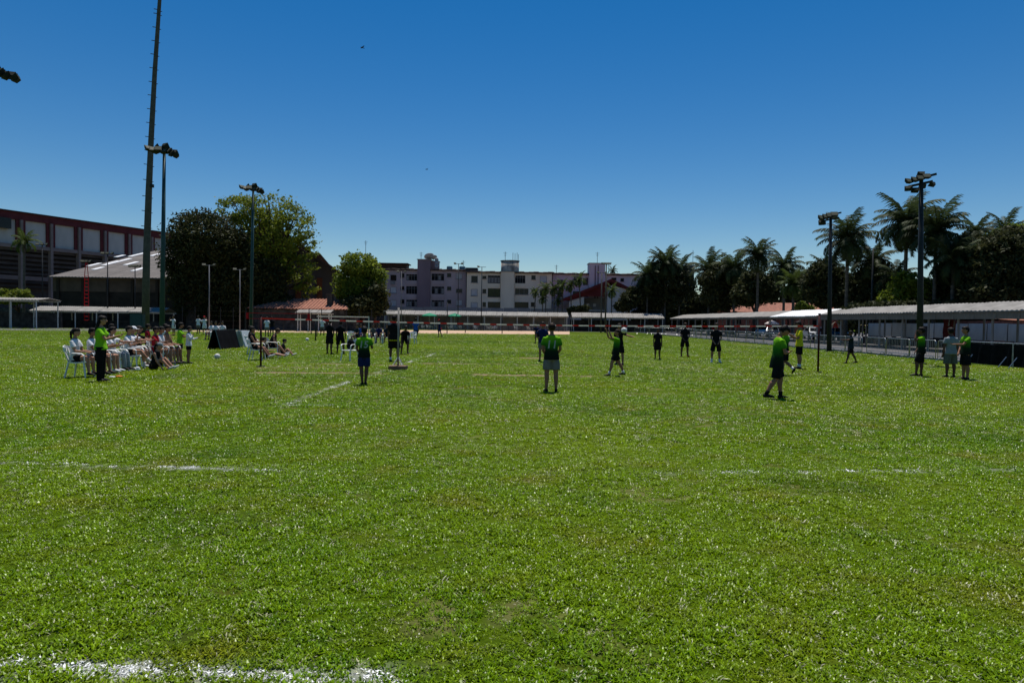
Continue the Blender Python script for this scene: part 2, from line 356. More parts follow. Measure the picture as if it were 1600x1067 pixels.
blade_mat('blade', (.092, .198, .0005), (.200, .312, .001), c3=((.205, .295, .001), (.21, .22, .010), (.060, .150, .0005))); blade_mat('blade_dry', (.26, .26, .13), (.46, .46, .30), .40, .25); blade_mat('blade_white', (.60, .61, .60), (.74, .75, .75), .5, .1)
def tuft(name, nb, rad, l0, l1, wd, tilt0, tilt1, material, seed):
    rg = random.Random(seed); mb = MB()
    for _ in range(nb):
        a = rg.uniform(0, 6.283); r = rad*math.sqrt(rg.random()); bx, by = r*math.cos(a), r*math.sin(a)
        az = rg.uniform(0, 6.283); t = R(rg.uniform(tilt0, tilt1)); ln = rg.uniform(l0, l1); ww = wd*rg.uniform(.7, 1.3)
        d = Vector((math.cos(az)*math.sin(t), math.sin(az)*math.sin(t), math.cos(t))); sd_ = Vector((-math.sin(az), math.cos(az), 0))
        p0 = Vector((bx, by, -.004)); p1 = p0 + d*ln*.55; d2 = (d + Vector((math.cos(az), math.sin(az), -.5))*.35).normalized(); p2 = p1 + d2*ln*.45
        mb.add([p0-sd_*ww*.35, p0+sd_*ww*.35, p1+sd_*ww*.5, p1-sd_*ww*.5, p2], [(0,1,2,3), (3,2,4)])
    me = bpy.data.meshes.new(name)
    me.from_pydata(mb.v, [], mb.f); me.materials.append(M[material]); me.update()
    return bpy.data.objects.new(name, me)
def scatter_obj(name, pts, rots, scl, ids, tufts, label):
    me = bpy.data.meshes.new(name); me.from_pydata(pts.tolist(), [], [])
    a = me.attributes.new('rot', 'FLOAT_VECTOR', 'POINT'); a.data.foreach_set('vector', rots.astype(np.float32).ravel())
    a = me.attributes.new('scl', 'FLOAT', 'POINT'); a.data.foreach_set('value', scl.astype(np.float32))
    a = me.attributes.new('pick', 'INT', 'POINT'); a.data.foreach_set('value', ids.astype(np.int32))
    o = bpy.data.objects.new(name, me); COL.objects.link(o); tag(o, label, 'grass', kind='stuff')
    ng = bpy.data.node_groups.new(name, 'GeometryNodeTree')
    ng.interface.new_socket('Geometry', in_out='INPUT', socket_type='NodeSocketGeometry'); ng.interface.new_socket('Geometry', in_out='OUTPUT', socket_type='NodeSocketGeometry')
    n = ng.nodes; L = ng.links; i = n.new('NodeGroupInput'); ou = n.new('NodeGroupOutput'); ip = n.new('GeometryNodeInstanceOnPoints'); mp = n.new('GeometryNodeMeshToPoints')
    L.new(i.outputs[0], mp.inputs[0]); L.new(mp.outputs[0], ip.inputs['Points'])
    jn = n.new('GeometryNodeGeometryToInstance')
    for t in tufts:
        oi = n.new('GeometryNodeObjectInfo'); oi.inputs[0].default_value = t; L.new(oi.outputs['Geometry'], jn.inputs[0])
    L.new(jn.outputs[0], ip.inputs['Instance']); ip.inputs['Pick Instance'].default_value = True
    for nm, ty, so_ in (('rot', 'FLOAT_VECTOR', 'Rotation'), ('scl', 'FLOAT', 'Scale'), ('pick', 'INT', 'Instance Index')):
        q = n.new('GeometryNodeInputNamedAttribute'); q.data_type = ty; q.inputs[0].default_value = nm; L.new(q.outputs[0], ip.inputs[so_])
    L.new(ip.outputs[0], ou.inputs[0]); md = o.modifiers.new('blades', 'NODES'); md.node_group = ng
    return o
def rand_pts(y0, y1, dens):
    hw = lambda y: .80*y + 2.0
    nn = int((y1-y0)*2*hw(y1)*dens); x = RNG.uniform(-hw(y1), hw(y1), nn); y = RNG.uniform(y0, y1, nn); k = np.abs(x) < hw(y); k &= (x < 20.6)
    return x[k], y[k]
XS, YS, SS = [], [], []
for y0, y1, de, sc_ in ((1.8, 5, 800, .95), (5, 9, 520, 1.05), (9, 16, 190, 1.35), (16, 30, 60, 1.8), (30, 52, 14, 2.3), (52, 88, 4, 2.6)):
    x, y = rand_pts(y0, y1, de); XS.append(x); YS.append(y); SS.append(np.full(len(x), sc_))
x = np.concatenate(XS); y = np.concatenate(YS); s_ = np.concatenate(SS)
dn = dirt_f(x, y); dr = dry_f(x, y); pa = paint_f(x, y); u = RNG.random(len(x))
keep = RNG.random(len(x)) > dn*1.05; x, y, s_, dn, dr, pa, u = x[keep], y[keep], s_[keep], dn[keep], dr[keep], pa[keep], u[keep]
s_ = s_*RNG.uniform(.6, 1.3, len(x))*(1-.45*dn)*(.72+.55*vnoise(x, y, .35, 21))
keep = RNG.random(len(x)) < .45+.9*vnoise(x, y, .22, 22)
x, y, s_, dn, dr, pa, u = x[keep], y[keep], s_[keep], dn[keep], dr[keep], pa[keep], u[keep]
white = RNG.random(len(x)) < pa*.85; dry = (~white) & (u < .11 + .22*np.clip((dr-.42)*2.2, 0, 1)); green = ~(white | dry)
def emit(nm, k, tufts, label):
    kk = int(k.sum()); pts = np.stack([x[k], y[k], np.zeros(kk)], 1); rot = np.stack([RNG.normal(0, .08, kk), RNG.normal(0, .08, kk), RNG.uniform(0, 6.283, kk)], 1)
    scatter_obj(nm, pts, rot, s_[k], RNG.integers(0, len(tufts), kk), tufts, label)
tg = [tuft('blade_tuft', 30, .045, .016, .040, .0075, 25, 80, 'blade', q) for q in range(4)]
td = [tuft('dry_tuft', 9, .045, .02, .045, .006, 45, 86, 'blade_dry', 20+q) for q in range(2)]
tw = [tuft('white_tuft', 30, .05, .012, .030, .0075, 50, 88, 'blade_white', 40+q) for q in range(2)]
emit('lawn_grass', green, tg, 'dense short green lawn blades covering the field')
emit('dry_grass', dry, td, 'scattered straw coloured dry blades among the green lawn')
emit('painted_grass', white, tw, 'white painted blades along the faint field lines')

# ---- track, paths
def sheet(name, pts, z, material, label, cat):
    mb = MB(); mb.add([(q[0], q[1], z) for q in pts], [tuple(range(len(pts)))]); o = mb.build(name, material); return tag(o, label, cat, kind='structure')
mat('sand', (.52, .36, .25), .95, .12, .3, .3, 8, col2=(.40, .28, .19))
near = [(-300,514.5),(0,516.2),(300,518.3),(420,519.3),(520,520.4),(700,521.6),(890,522.6)]; far = [(890,517.8),(700,516.4),(500,515.2),(300,514.2),(0,512.2),(-300,510.3)]
sheet('running_track', [G(*q) for q in near[2:]] + [G(*q) for q in far[:4]], .012, 'sand', 'pale orange sand strip across the far end of the field', 'track')
sheet('path', [G(*q) for q in near[:3]] + [G(*q) for q in far[3:]], .014, 'asphalt', 'grey paved path along the far left edge of the field', 'path')
sheet('walkway', [(21.6, 10), (27.6, 10), (27.6, 118), (21.6, 118)], .016, 'asphalt', 'grey paved walkway behind the metal barriers on the right', 'path')
sheet('yard', [(27.62, 5), (140, 5), (140, 170), (27.62, 170)], .018, 'asphalt', 'dark paved yard under the right hand shelters and trees', 'pavement')
sheet('forecourt', [(-140, 118), (27.4, 118), (27.4, 260), (-140, 260)], .010, 'asphalt', 'paved ground below the far shelters and flats', 'pavement')
mb = MB(); mb.box((21.5, 66, .05), (.2, 112, .1)); tag(mb.build('kerb', 'kerb'), 'low concrete kerb between grass and right walkway', 'kerb', kind='structure')
# ================================================================ BUILDINGS
def wall_mesh(x0, x1, z0, z1, holes, depth=.25):
    """front wall in the local XZ plane (y=0), real openings with reveals, closed behind"""
    xs = sorted({x0, x1, *[h[0] for h in holes], *[h[1] for h in holes]}); zs = sorted({z0, z1, *[h[2] for h in holes], *[h[3] for h in holes]}); mb = MB()
    for i in range(len(xs)-1):
        for j in range(len(zs)-1):
            cx, cz = (xs[i]+xs[i+1])/2, (zs[j]+zs[j+1])/2
            if any(h[0] < cx < h[1] and h[2] < cz < h[3] for h in holes): continue
            mb.quad((xs[i],0,zs[j]), (xs[i+1],0,zs[j]), (xs[i+1],0,zs[j+1]), (xs[i],0,zs[j+1]))
    for a, b, c_, d in holes:
        mb.quad((a,0,c_),(a,0,d),(a,depth,d),(a,depth,c_)); mb.quad((b,0,c_),(b,depth,c_),(b,depth,d),(b,0,d))
        mb.quad((a,0,c_),(a,depth,c_),(b,depth,c_),(b,0,c_)); mb.quad((a,0,d),(b,0,d),(b,depth,d),(a,depth,d))
    return mb
def window(root, h, kind, name='window'):
    a, b, c_, d = h; t = .07; wx, wz = b-a, d-c_
    f = MB()
    for (q, s_) in (((a+t/2, .1, (c_+d)/2), (t, .1, wz)), ((b-t/2, .1, (c_+d)/2), (t, .1, wz)), (((a+b)/2, .1, c_+t/2), (wx-2*t, .1, t)), (((a+b)/2, .1, d-t/2), (wx-2*t, .1, t))): f.box(q, s_)
    nm = max(1, int(round(wx/1.1)))
    for k in range(1, nm): f.box((a+wx*k/nm, .1, (c_+d)/2), (.05, .08, wz-2*t))
    wn = f.build(name, 'frame_light' if kind in ('light', 'shutter') else 'frame_dark', root)
    if kind == 'shutter':
        s = MB(); k = 8
        for i in range(k): s.box(((a+b)/2, .13, c_+t+(wz-2*t)*(i+.5)/k), (wx-2*t, .05, (wz-2*t)/k*.86))
        s.build('shutter', 'shutter', wn)
    else:
        g = MB()
        for k in range(nm): g.quad((a+wx*k/nm, .15, c_), (a+wx*(k+1)/nm, .15, c_), (a+wx*(k+1)/nm, .15, d), (a+wx*k/nm, .15, d))
        g.build('pane', 'glass_green' if kind == 'green' else 'glass', wn)
    MB().box(((a+b)/2, -.06, c_-.05), (wx+.16, .16, .08)).build('sill', 'frame_light', wn)
    return wn
def block(label, Y, px0, px1, pytop, wallmat, wins, depth=11.0, roofmat='roof_dark', name='apartment_block'):
    pyb = 500; O = P(px0, pyb, Y); xo = O.x
    W = P(px1, pytop, Y).x - xo; pym = (px0+px1)/2; H_ = P(pym, pytop, Y).z
    root = thing(name, label, 'building', (xo, Y, 0))
    holes = []; kinds = []
    for (a, b, c_, d, kd) in wins:
        A = P(a, d, Y); B = P(b, c_, Y); holes.append((A.x-xo, B.x-xo, A.z, B.z)); kinds.append(kd)
    mb = wall_mesh(0, W, 0, H_, holes)
    mb.quad((0,0,0),(0,0,H_),(0,depth,H_),(0,depth,0)); mb.quad((W,0,0),(W,depth,0),(W,depth,H_),(W,0,H_)); mb.quad((0,depth,0),(0,depth,H_),(W,depth,H_),(W,depth,0)); mb.quad((0,.3,0),(0,.3,H_),(W,.3,H_),(W,.3,0)); mb.quad((0,0,H_),(W,0,H_),(W,depth,H_),(0,depth,H_))
    mb.build('wall', wallmat, root)
    for h, kd in zip(holes, kinds):
        if kd == 'balcony':
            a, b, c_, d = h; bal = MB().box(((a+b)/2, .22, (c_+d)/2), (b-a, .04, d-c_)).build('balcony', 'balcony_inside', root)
            f = MB(); k = 4
            for i in range(k+1): f.box((a+.04+(b-a-.08)*i/k, .10, (c_+d)/2), (.06, .06, d-c_))
            f.box(((a+b)/2, .10, d-(d-c_)*.28), (b-a, .05, .06)); f.build('glazing_frame', 'frame_light', bal)
            rg = random.Random(int(a*97+c_*31))
            for i in range(k):
                if rg.random() < .35: MB().box((a+(b-a)*(i+.5)/k, .16, (c_+d)/2-.1), ((b-a)/k*.7, .03, (d-c_)*.7)).build('curtain', 'frame_light', bal)
            MB().box(((a+b)/2, -.05, c_-.45), (b-a+.1, .12, .9)).build('parapet', wallmat, bal)
        else: window(root, h, kd)
    rf = MB(); e = .5; rz_ = H_+.55     # low tiled roof with a wavy front edge
    n_ = int(W/1.0)
    for i in range(n_):
        x0, x1 = -e+(W+2*e)*i/n_, -e+(W+2*e)*(i+1)/n_; q = .05*((i*7) % 3)
        rf.add([(x0,-e,H_-.02+q),(x1,-e,H_-.02+q),(x1,depth/2,rz_+q),(x0,depth/2,rz_+q),(x1,depth+e,H_+q),(x0,depth+e,H_+q),(x0,-e,H_+.18+q),(x1,-e,H_+.18+q),(x1,depth/2,rz_+.2+q),(x0,depth/2,rz_+.2+q),(x1,depth+e,H_+.2+q),(x0,depth+e,H_+.2+q)],
               [(0,1,7,6),(6,7,8,9),(9,8,10,11),(11,10,4,5),(3,2,1,0),(5,4,2,3),(0,6,9,3),(3,9,11,5),(1,2,8,7),(2,4,10,8)])
    rf.build('roof', roofmat, root)
    return root, xo
def tower(root, xo, Y, px0, px1, pytop, pybot, material, dep, fwd=.5, name='stair_tower'):
    a = P(px0, pytop, Y); b = P(px1, pybot, Y); zb = max(b.z, 0)
    mb = MB().box(((a.x+b.x)/2-xo, dep/2-fwd, (a.z+zb)/2), (b.x-a.x, dep, a.z-zb)); o = mb.build(name, material, root)
    MB().box(((a.x+b.x)/2-xo, dep/2-fwd, a.z+.06), (b.x-a.x+.3, dep+.3, .12)).build('coping', 'weathered', o); return o
def antenna(root, xo, Y, px, py0, py1, y_=4.0, arms=True):
    a = P(px, py0, Y+y_); b = P(px, py1, Y+y_); mb = MB().tube([(a.x-xo, y_, b.z-.3), (a.x-xo, y_, a.z)], .05, 5)
    if arms:
        for k in range(3): mb.box((a.x-xo, y_, a.z-.25-.3*k), (.9-.2*k, .04, .04))
    return mb.build('antenna', 'dark_steel', root)

YA = 150
zx = lambda X: 480+X*.1625
zy = lambda Y_: 380+Y_*.1625
wn = []
for (a, b, c_, d, k) in [(800,858,305,360,'dark'),(800,858,420,480,'shutter'),(800,858,545,605,'shutter'),(897,935,290,330,'dark'),(897,935,415,450,'dark'),(897,935,540,580,'dark'),
        (950,1058,300,358,'balcony'),(950,1058,415,488,'balcony'),(950,1058,545,610,'balcony'),(1195,1318,295,358,'balcony'),(1195,1318,418,488,'balcony'),(1195,1318,550,610,'balcony'),
        (1345,1385,290,325,'dark'),(1345,1385,418,452,'dark'),(1345,1385,545,580,'dark'),(1430,1490,290,345,'shutter'),(1432,1490,440,475,'dark'),(1430,1490,545,600,'shutter'),(715,750,380,420,'dark')]:
    wn.append((zx(a), zx(b), zy(c_), zy(d), k))
r1, x1_ = block('mauve four storey flats with plain stair tower and satellite dishes', YA, 575, 728.4, 422.5, 'mauve', wn)
tw_ = tower(r1, x1_, YA, 653, 672, 406, 500, 'mauve_dark', 4, .6); tower(r1, x1_, YA, 672.2, 684, 408, 422, 'mauve_dark', 3, -.6, 'tank_room')
for (px, py, rr) in ((670.5, 400.5, 1.15), (677.5, 402, .8)):      # satellite dishes
    c_ = P(px, py, YA+2); mb = MB(); mb.ell((c_.x-x1_, 2, c_.z), (rr, rr*.35, rr), 14, 7, Matrix.Rotation(R(25), 3, 'Z') @ Matrix.Rotation(R(60), 3, 'X'), lo=-.95)
    d_ = mb.build('satellite_dish', 'dish', r1, True); MB().tube([(c_.x-x1_, 2.2, c_.z-1.6), (c_.x-x1_, 2.1, c_.z)], .06, 6).build('mast', 'dark_steel', d_)
for k in range(3):
    c_ = P(682.5, 406+k*5, YA-.4); MB().ell((c_.x-x1_, -.75, c_.z), (.42, .2, .42), 10, 6, lo=-.9).build('satellite_dish', 'dish', r1, True)
for a, b in ((698, 707), (717.5, 727)):
    A = P(a, 416, YA+3); B = P(b, 421.5, YA+3); MB().tube([((A.x+B.x)/2-x1_, 3, B.z-.2), ((A.x+B.x)/2-x1_, 3, A.z-.15), ((A.x+B.x)/2-x1_, 3, A.z)], [(B.x-A.x)/2, (B.x-A.x)/2, (B.x-A.x)/2*.8], 12).build('water_tank', 'blue_tank', r1)
antenna(r1, x1_, YA, 658, 394, 406, 1); antenna(r1, x1_, YA, 571.5, 376, 422, 6); antenna(r1, x1_, YA, 724, 407, 421)
A = P(575, 412, YA+4); B = P(635, 423, YA+4); MB().box(((A.x+B.x)/2-x1_, 6, (A.z+B.z)/2), (B.x-A.x, 4, A.z-B.z)).build('roof_annex', 'brown_wood', r1); MB().box(((A.x+B.x)/2-x1_, 6, A.z+.1), (B.x-A.x+.8, 5, .2)).build('annex_roof', 'roof_dark', r1)
A = P(614, 440, YA); MB().box((A.x-x1_, -.2, A.z-.35), (.9, .4, .6)).build('air_conditioner', 'frame_light', r1)

zx = lambda X: 720+X*.175
zy = lambda Y_: 380+Y_*.175
wn = []
for (a, b, c_, d, k) in [(92,152,292,352,'light'),(90,150,410,470,'shutter'),(90,150,528,575,'shutter'),(193,228,292,318,'dark'),(193,228,410,447,'dark'),(193,225,527,567,'dark'),
        (240,353,290,358,'balcony'),(240,353,405,480,'green'),(240,353,525,577,'dark'),(483,577,290,358,'balcony'),(483,605,405,458,'light'),(480,605,527,577,'dark'),
        (630,668,288,325,'dark'),(630,668,410,440,'dark'),(625,668,528,565,'dark'),(706,768,292,350,'shutter'),(706,768,410,470,'dark')]:
    wn.append((zx(a), zx(b), zy(c_), zy(d), k))
YB = 147
r2, x2_ = block('cream flats with a stained round water tower above the roof', YB, 728.6, 862.4, 427, 'beige', wn)
tower(r2, x2_, YB, 783, 802.6, 425, 500, 'beige', 4, .7)
A = P(797, 409, YB+2); B = P(797, 425.5, YB+2); rr = P(811, 415, YB+2).x - A.x
wt = MB().tube([(A.x-x2_, 1.6, B.z-1.2), (A.x-x2_, 1.6, A.z)], rr, 20).build('water_tower', 'weathered', r2, True); MB().tube([(A.x-x2_, 1.6, A.z+.004), (A.x-x2_, 1.6, A.z+.15)], rr+.15, 20).build('rim', 'weathered', wt)
for px, t in ((789.5, 393.5), (801.5, 395), (804.8, 396), (808, 395), (810, 397.5)): antenna(r2, x2_, YB, px, t, 410, 2, px < 790)
antenna(r2, x2_, YB, 869.5, 414, 425)
MB().box((P(737, 420, YB+2).x-x2_, 3, P(737, 422.5, YB+2).z), (2.6, 4, 1.0)).build('roof_hatch', 'frame_dark', r2)

wn = []
for (a, b, c_, d, k) in [(860,915,328,370,'dark'),(860,915,440,480,'dark'),(1090,1137,310,375,'balcony'),(1090,1137,430,480,'balcony'),(1345,1390,308,330,'dark'),(1425,1458,314,342,'dark'),(960,1000,330,368,'shutter'),(1010,1060,315,375,'dark'),(1000,1060,430,475,'dark'),(1545,1600,330,372,'shutter'),(1640,1700,330,372,'dark')]:
    wn.append((zx(a), zx(b), zy(c_), zy(d), k))
r3, x3_ = block('pale lilac flats with tall slab tower behind the red roofed hall', 153, 862.6, 1034, 430, 'lilac', wn)
tower(r3, x3_, 153, 920.5, 943.5, 412, 500, 'lilac', 4, .8); antenna(r3, x3_, 153, 933.5, 394, 412, 1); antenna(r3, x3_, 153, 951, 410, 429)
t_ = MB()
for px in (930.5, 935): A = P(px, 414, 152); t_.box((A.x-x3_, -.85, A.z/2), (.25, .1, A.z-.3))
t_.build('drain_pipe', 'mauve_dark', r3)

for (px0, px1, pt, Yd, lb) in ((1063, 1083, 416, 190, 'grey high flats corner seen between the palm crowns'), (1258.5, 1266, 424, 200, 'sliver of distant brown tower block beside tall palms')):
    A = P(px0, pt, Yd); B = P(px1, 500, Yd); rt = thing('tower_block', lb, 'building', (A.x, Yd, 0)); wd = B.x-A.x
    hs_ = [(wd*f-.6, wd*f+.6, z, z+1.3) for f in (.3, .7) for z in np.arange(4.0, A.z-2, 3.0)] if wd > 2.8 else []
    mb = wall_mesh(0, wd, 0, A.z, hs_); mb.quad((0,0,0),(0,0,A.z),(0,9,A.z),(0,9,0)); mb.quad((wd,0,0),(wd,9,0),(wd,9,A.z),(wd,0,A.z)); mb.quad((0,.3,0),(0,.3,A.z),(wd,.3,A.z),(wd,.3,0)); mb.quad((0,0,A.z),(wd,0,A.z),(wd,9,A.z),(0,9,A.z)); mb.build('wall', 'slate_wall', rt)
    for h in hs_: window(rt, h, 'dark')
    MB().box((wd/2, 4.5, A.z+.15), (wd+.2, 9.2, .3)).build('parapet', 'grey_wall', rt)
    if wd > 2.8: MB().tube([(wd-.3, .5, A.z+.3), (wd-.3, .5, A.z+4.5)], .06, 5).build('antenna', 'dark_steel', rt)

# ---- hall with the big dark red gable
YC = 136
q = lambda X, Y_: P(720+X*.175, 380+Y_*.175, YC)
org = q(920, 600); rt = thing('parish_hall', 'white hall with a steep dark red gable and recessed porch', 'building', (org.x, YC, 0))
lo_ = lambda X, Y_, y=0: (q(X, Y_).x-org.x, y, max(q(X, Y_).z, 0))
apex, el, er = lo_(1340, 320), lo_(905, 497), lo_(1560, 428)
D = 16
def slab(a, b, th, y0, y1, material, nm):
    mb = MB(); a = Vector(a); b = Vector(b); t = Vector((0,0,th))
    vs_ = [Vector((q_.x, y, q_.z))+o_ for y in (y0, y1) for q_, o_ in ((a, Vector()), (b, Vector()), (b, -t), (a, -t))]
    mb.add(vs_, [(0,1,2,3),(7,6,5,4),(0,4,5,1),(3,2,6,7),(0,3,7,4),(1,5,6,2)]); return mb.build(nm, material, rt)
slab(el, apex, .6, -.9, D, 'church_red', 'roof_slope'); slab((apex[0]+.01, 0, apex[2]), er, .6, -.9, D, 'church_red', 'roof_slope')
b1, b2, b3, b4 = lo_(965, 515), lo_(1100, 474), lo_(1306, 474), lo_(1306, 398)
mb = MB(); mb.add([(el[0]+.3,-.3,el[2]-.4), (b1[0],-.3,b1[2]), (b2[0],-.3,b2[2]), (b3[0],-.3,b3[2]), (b4[0],-.3,b4[2]), (apex[0],-.3,apex[2]-.3)], [(0,1,2,3,4,5)]); mb.build('gable_board', 'church_red', rt)
zw = lo_(1100, 485)[2]
mb = MB(); l0, l1 = lo_(968, 520), lo_(1100, 480); mb.add([(l0[0],0,0),(l1[0],0,0),(l1[0],0,l1[2]),(l0[0],0,l0[2])], [(0,1,2,3)]); mb.quad((l1[0],0,0),(l1[0],4,0),(l1[0],4,zw),(l1[0],0,zw)); mb.build('wing_wall', 'church_white', rt)
mb = MB(); a_, b_, c_ = lo_(1310, 398), lo_(1350, 374), lo_(1520, 425); mb.add([(a_[0],-.1,0),(c_[0],-.1,0),(c_[0],-.1,c_[2]),(b_[0],-.1,b_[2]),(a_[0],-.1,a_[2])], [(0,1,2,3,4)]); mb.quad((a_[0],-.1,0),(a_[0],-.1,a_[2]),(a_[0],4,a_[2]),(a_[0],4,0)); mb.build('front_wall', 'church_white', rt)
mb = MB().box(((l1[0]+a_[0])/2, 4, zw/2), (a_[0]-l1[0], .2, zw)); mb.build('porch_wall', 'shed_wall', rt)
for X0, X1 in ((1135, 1172), (1195, 1235)):
    A = lo_(X0, 528); B = lo_(X1, 570); f_ = MB().box(((A[0]+B[0])/2, 3.86, (A[2]+B[2])/2), (B[0]-A[0], .06, A[2]-B[2])).build('window', 'frame_light', rt); MB().box(((A[0]+B[0])/2, 3.82, (A[2]+B[2])/2), (B[0]-A[0]-.3, .04, A[2]-B[2]-.3)).build('pane', 'church_white', f_)
MB().box(((l1[0]+a_[0])/2, 0, lo_(1180, 600)[2]), (a_[0]-l1[0], .1, .15)).build('railing', 'white_metal', rt)

# ---- low grey wall in front of the flats
A = P(598, 480.5, 132); B = P(892, 490, 132)
rt = thing('boundary_wall', 'low weathered grey wall below the cream and mauve flats', 'wall', (A.x, 132, 0)); n_ = 14
zt = P(745, 480.5, 132).z; pw = (B.x-A.x)/n_
pl = MB().box((0, 0, zt/2), (pw-.06, .25, zt)).build('wall_panel', 'grey_wall', rt); pl.location = (pw*.5, 0, 0)
for i in range(1, n_): piece(pl, 'wall_panel', rt, (pw*(i+.5), 0, -.05*(i % 3)))

# ---- stadium stand on the left
SA = P(0, 328, 130); SB = P(262, 365, 163); SB.z = SA.z
dx = Vector((SB.x-SA.x, SB.y-SA.y, 0)); rz_ = math.atan2(dx.y, dx.x); dxn = dx.normalized(); ST = SA.z
rt = thing('stadium_stand', 'long stadium stand with maroon fascia, white panels and open understructure', 'stadium', (SA.x, SA.y, 0), rz_)
def on_stand(px, py):
    d = ray(px, py); nrm = Vector((-dxn.y, dxn.x, 0)); k = nrm.dot(Vector((SA.x, SA.y, EYE))-Vector((0,0,EYE)))/nrm.dot(d); p_ = Vector((0,0,EYE))+d*k
    return (p_-Vector((SA.x, SA.y, 0))).dot(dxn), p_.z
cols = [on_stand(c_, 400)[0] for c_ in (33, 79.6, 123.5, 163.7, 201.7, 237)]
sp = (cols[-1]-cols[0])/5; cols = [cols[0]+sp*k for k in range(-2, 8)]
x0s, x1s = cols[0]-sp/2, cols[-1]+sp/2
zf = on_stand(56, 347)[1]; zp = on_stand(56, 384.5)[1]
MB().box(((x0s+x1s)/2, .7, (ST+zf)/2), (x1s-x0s, 1.6, ST-zf)).build('fascia', 'maroon', rt); MB().box(((x0s+x1s)/2, 4, ST+.1), (x1s-x0s+.5, 9, .16)).build('roof_slab', 'frame_dark', rt)
pm = MB().box((0, .5, (zf+zp)/2), (sp*.70, .3, zf-zp)).build('facade_panel', 'stadium_panel', rt); pm.location.x = (cols[0]+cols[1])/2
fin = MB().box((0, .45, (zf+zp)/2+.1), (sp*.10, .9, zf-zp+.2)).build('facade_fin', 'maroon', rt); fin.location.x = cols[0]-sp*.10
co = MB().box((0, .1, zf/2), (sp*.085, .9, zf)).build('column', 'stadium_column', rt); co.location.x = cols[0]
for k, c_ in enumerate(cols):
    if k and k < len(cols)-1: piece(pm, 'facade_panel', rt, (c_+sp/2, 0, 0))
    if k: piece(co, 'column', rt, (c_, 0, 0)); piece(fin, 'facade_fin', rt, (c_-sp*.10, 0, 0))
    piece(fin, 'facade_fin', rt, (c_+sp*.10, 0, 0))
MB().box(((x0s+x1s)/2, .4, zp-.35), (x1s-x0s, 1.1, .7)).build('ledge', 'stadium_column', rt)
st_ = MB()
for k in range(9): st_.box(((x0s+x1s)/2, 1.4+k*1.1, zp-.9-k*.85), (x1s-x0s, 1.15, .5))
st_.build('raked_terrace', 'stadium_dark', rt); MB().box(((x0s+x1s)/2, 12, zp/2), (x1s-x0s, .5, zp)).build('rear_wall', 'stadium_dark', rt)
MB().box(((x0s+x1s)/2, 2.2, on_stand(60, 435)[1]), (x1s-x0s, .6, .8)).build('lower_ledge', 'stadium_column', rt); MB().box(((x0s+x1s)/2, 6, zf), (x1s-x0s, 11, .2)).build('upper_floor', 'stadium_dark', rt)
A = on_stand(-12, 338); B = on_stand(15, 358); MB().box(((A[0]+B[0])/2, -.2, (A[1]+B[1])/2), (B[0]-A[0], .8, A[1]-B[1])).build('control_box', 'glass', rt)

# ---- sports hall with sheeted roof and skylights
YE, YR = 96, 124
E0 = P(80, 434, YE); E1 = P(300, 434.6, YE); R0 = P(197, 392, YR); W_ = E1.x-E0.x+10; ze = P(170, 434, YE).z; zr = P(230, 391.5, YR).z
rt = thing('sports_hall', 'low brown sports hall with grey sheeted roof and white skylights', 'building', (E0.x, YE, 0))
k_ = 16; sw = W_/k_; run = YR-YE
mb = MB(); cn = 8
for i in range(cn):   # one corrugated roof sheet
    x0, x1 = sw*i/cn, sw*(i+1)/cn-(.03 if i == cn-1 else 0); h0, h1 = .06*(i % 2), .06*((i+1) % 2)
    mb.quad((x0,-.8,ze+h0),(x1,-.8,ze+h1),(x1,run,zr+h1),(x0,run,zr+h0)); mb.quad((x0,-.8,ze-.1),(x0,-.8,ze+h0),(x1,-.8,ze+h1),(x1,-.8,ze-.1))
sh = mb.build('roof_sheet', 'hall_roof', rt)
for i in range(1, k_): piece(sh, 'roof_sheet', rt, (sw*i, 0, 0.01*(i % 2)))
MB().add([(0,run+.01,zr),(W_,run+.01,zr),(W_,run*2,ze),(0,run*2,ze)], [(0,1,2,3)]).build('rear_roof', 'hall_roof', rt)
nrm_ = Vector((0, -(zr-ze), run+.8)).normalized()
def roofp(px, py):
    d = ray(px, py); p0 = Vector((E0.x, YE-.8, ze)); k = nrm_.dot(p0-Vector((0,0,EYE)))/nrm_.dot(d); p_ = Vector((0,0,EYE))+d*k; return p_-Vector((E0.x, YE, 0))
for (ax, ay, bx, by) in ((820,692,925,665),(862,725,955,702),(975,685,1190,622),(1005,668,1100,643),(1160,682,1270,652),(1072,608,1150,590),(1215,603,1335,567),(1230,738,1335,707),(1395,598,1490,575),(1512,725,1600,700)):
    a = roofp(ax*.16875, 300+ay*.16875); b = roofp(bx*.16875, 300+by*.16875); c_ = (a+b)/2; y0, y1 = a.y, b.y
    t = lambda y: ze+(zr-ze)*(y+.8)/(run+.8)
    if y1-y0 < 2: y0 -= 1; y1 += 1
    hw = .36; mb = MB().add([(c_.x-hw,y0,t(y0)+.13),(c_.x+hw,y0,t(y0)+.13),(c_.x+hw,y1,t(y1)+.13),(c_.x-hw,y1,t(y1)+.13),(c_.x-hw,y0,t(y0)+.02),(c_.x+hw,y0,t(y0)+.02),(c_.x+hw,y1,t(y1)+.02),(c_.x-hw,y1,t(y1)+.02)], [(0,1,2,3),(0,4,5,1),(1,5,6,2),(3,2,6,7),(0,3,7,4)])
    mb.build('skylight', 'roof_clear', rt)
zb = P(170, 455.5, YE).z
mb = MB().box((W_/2, .2, (ze+zb)/2-.05), (W_-.4, .4, ze-zb)); mb.build('upper_wall', 'hall_wall', rt); MB().box((W_/2, .3, zb/2), (W_-.4, .5, zb-.1)).build('base_wall', 'hall_base', rt)
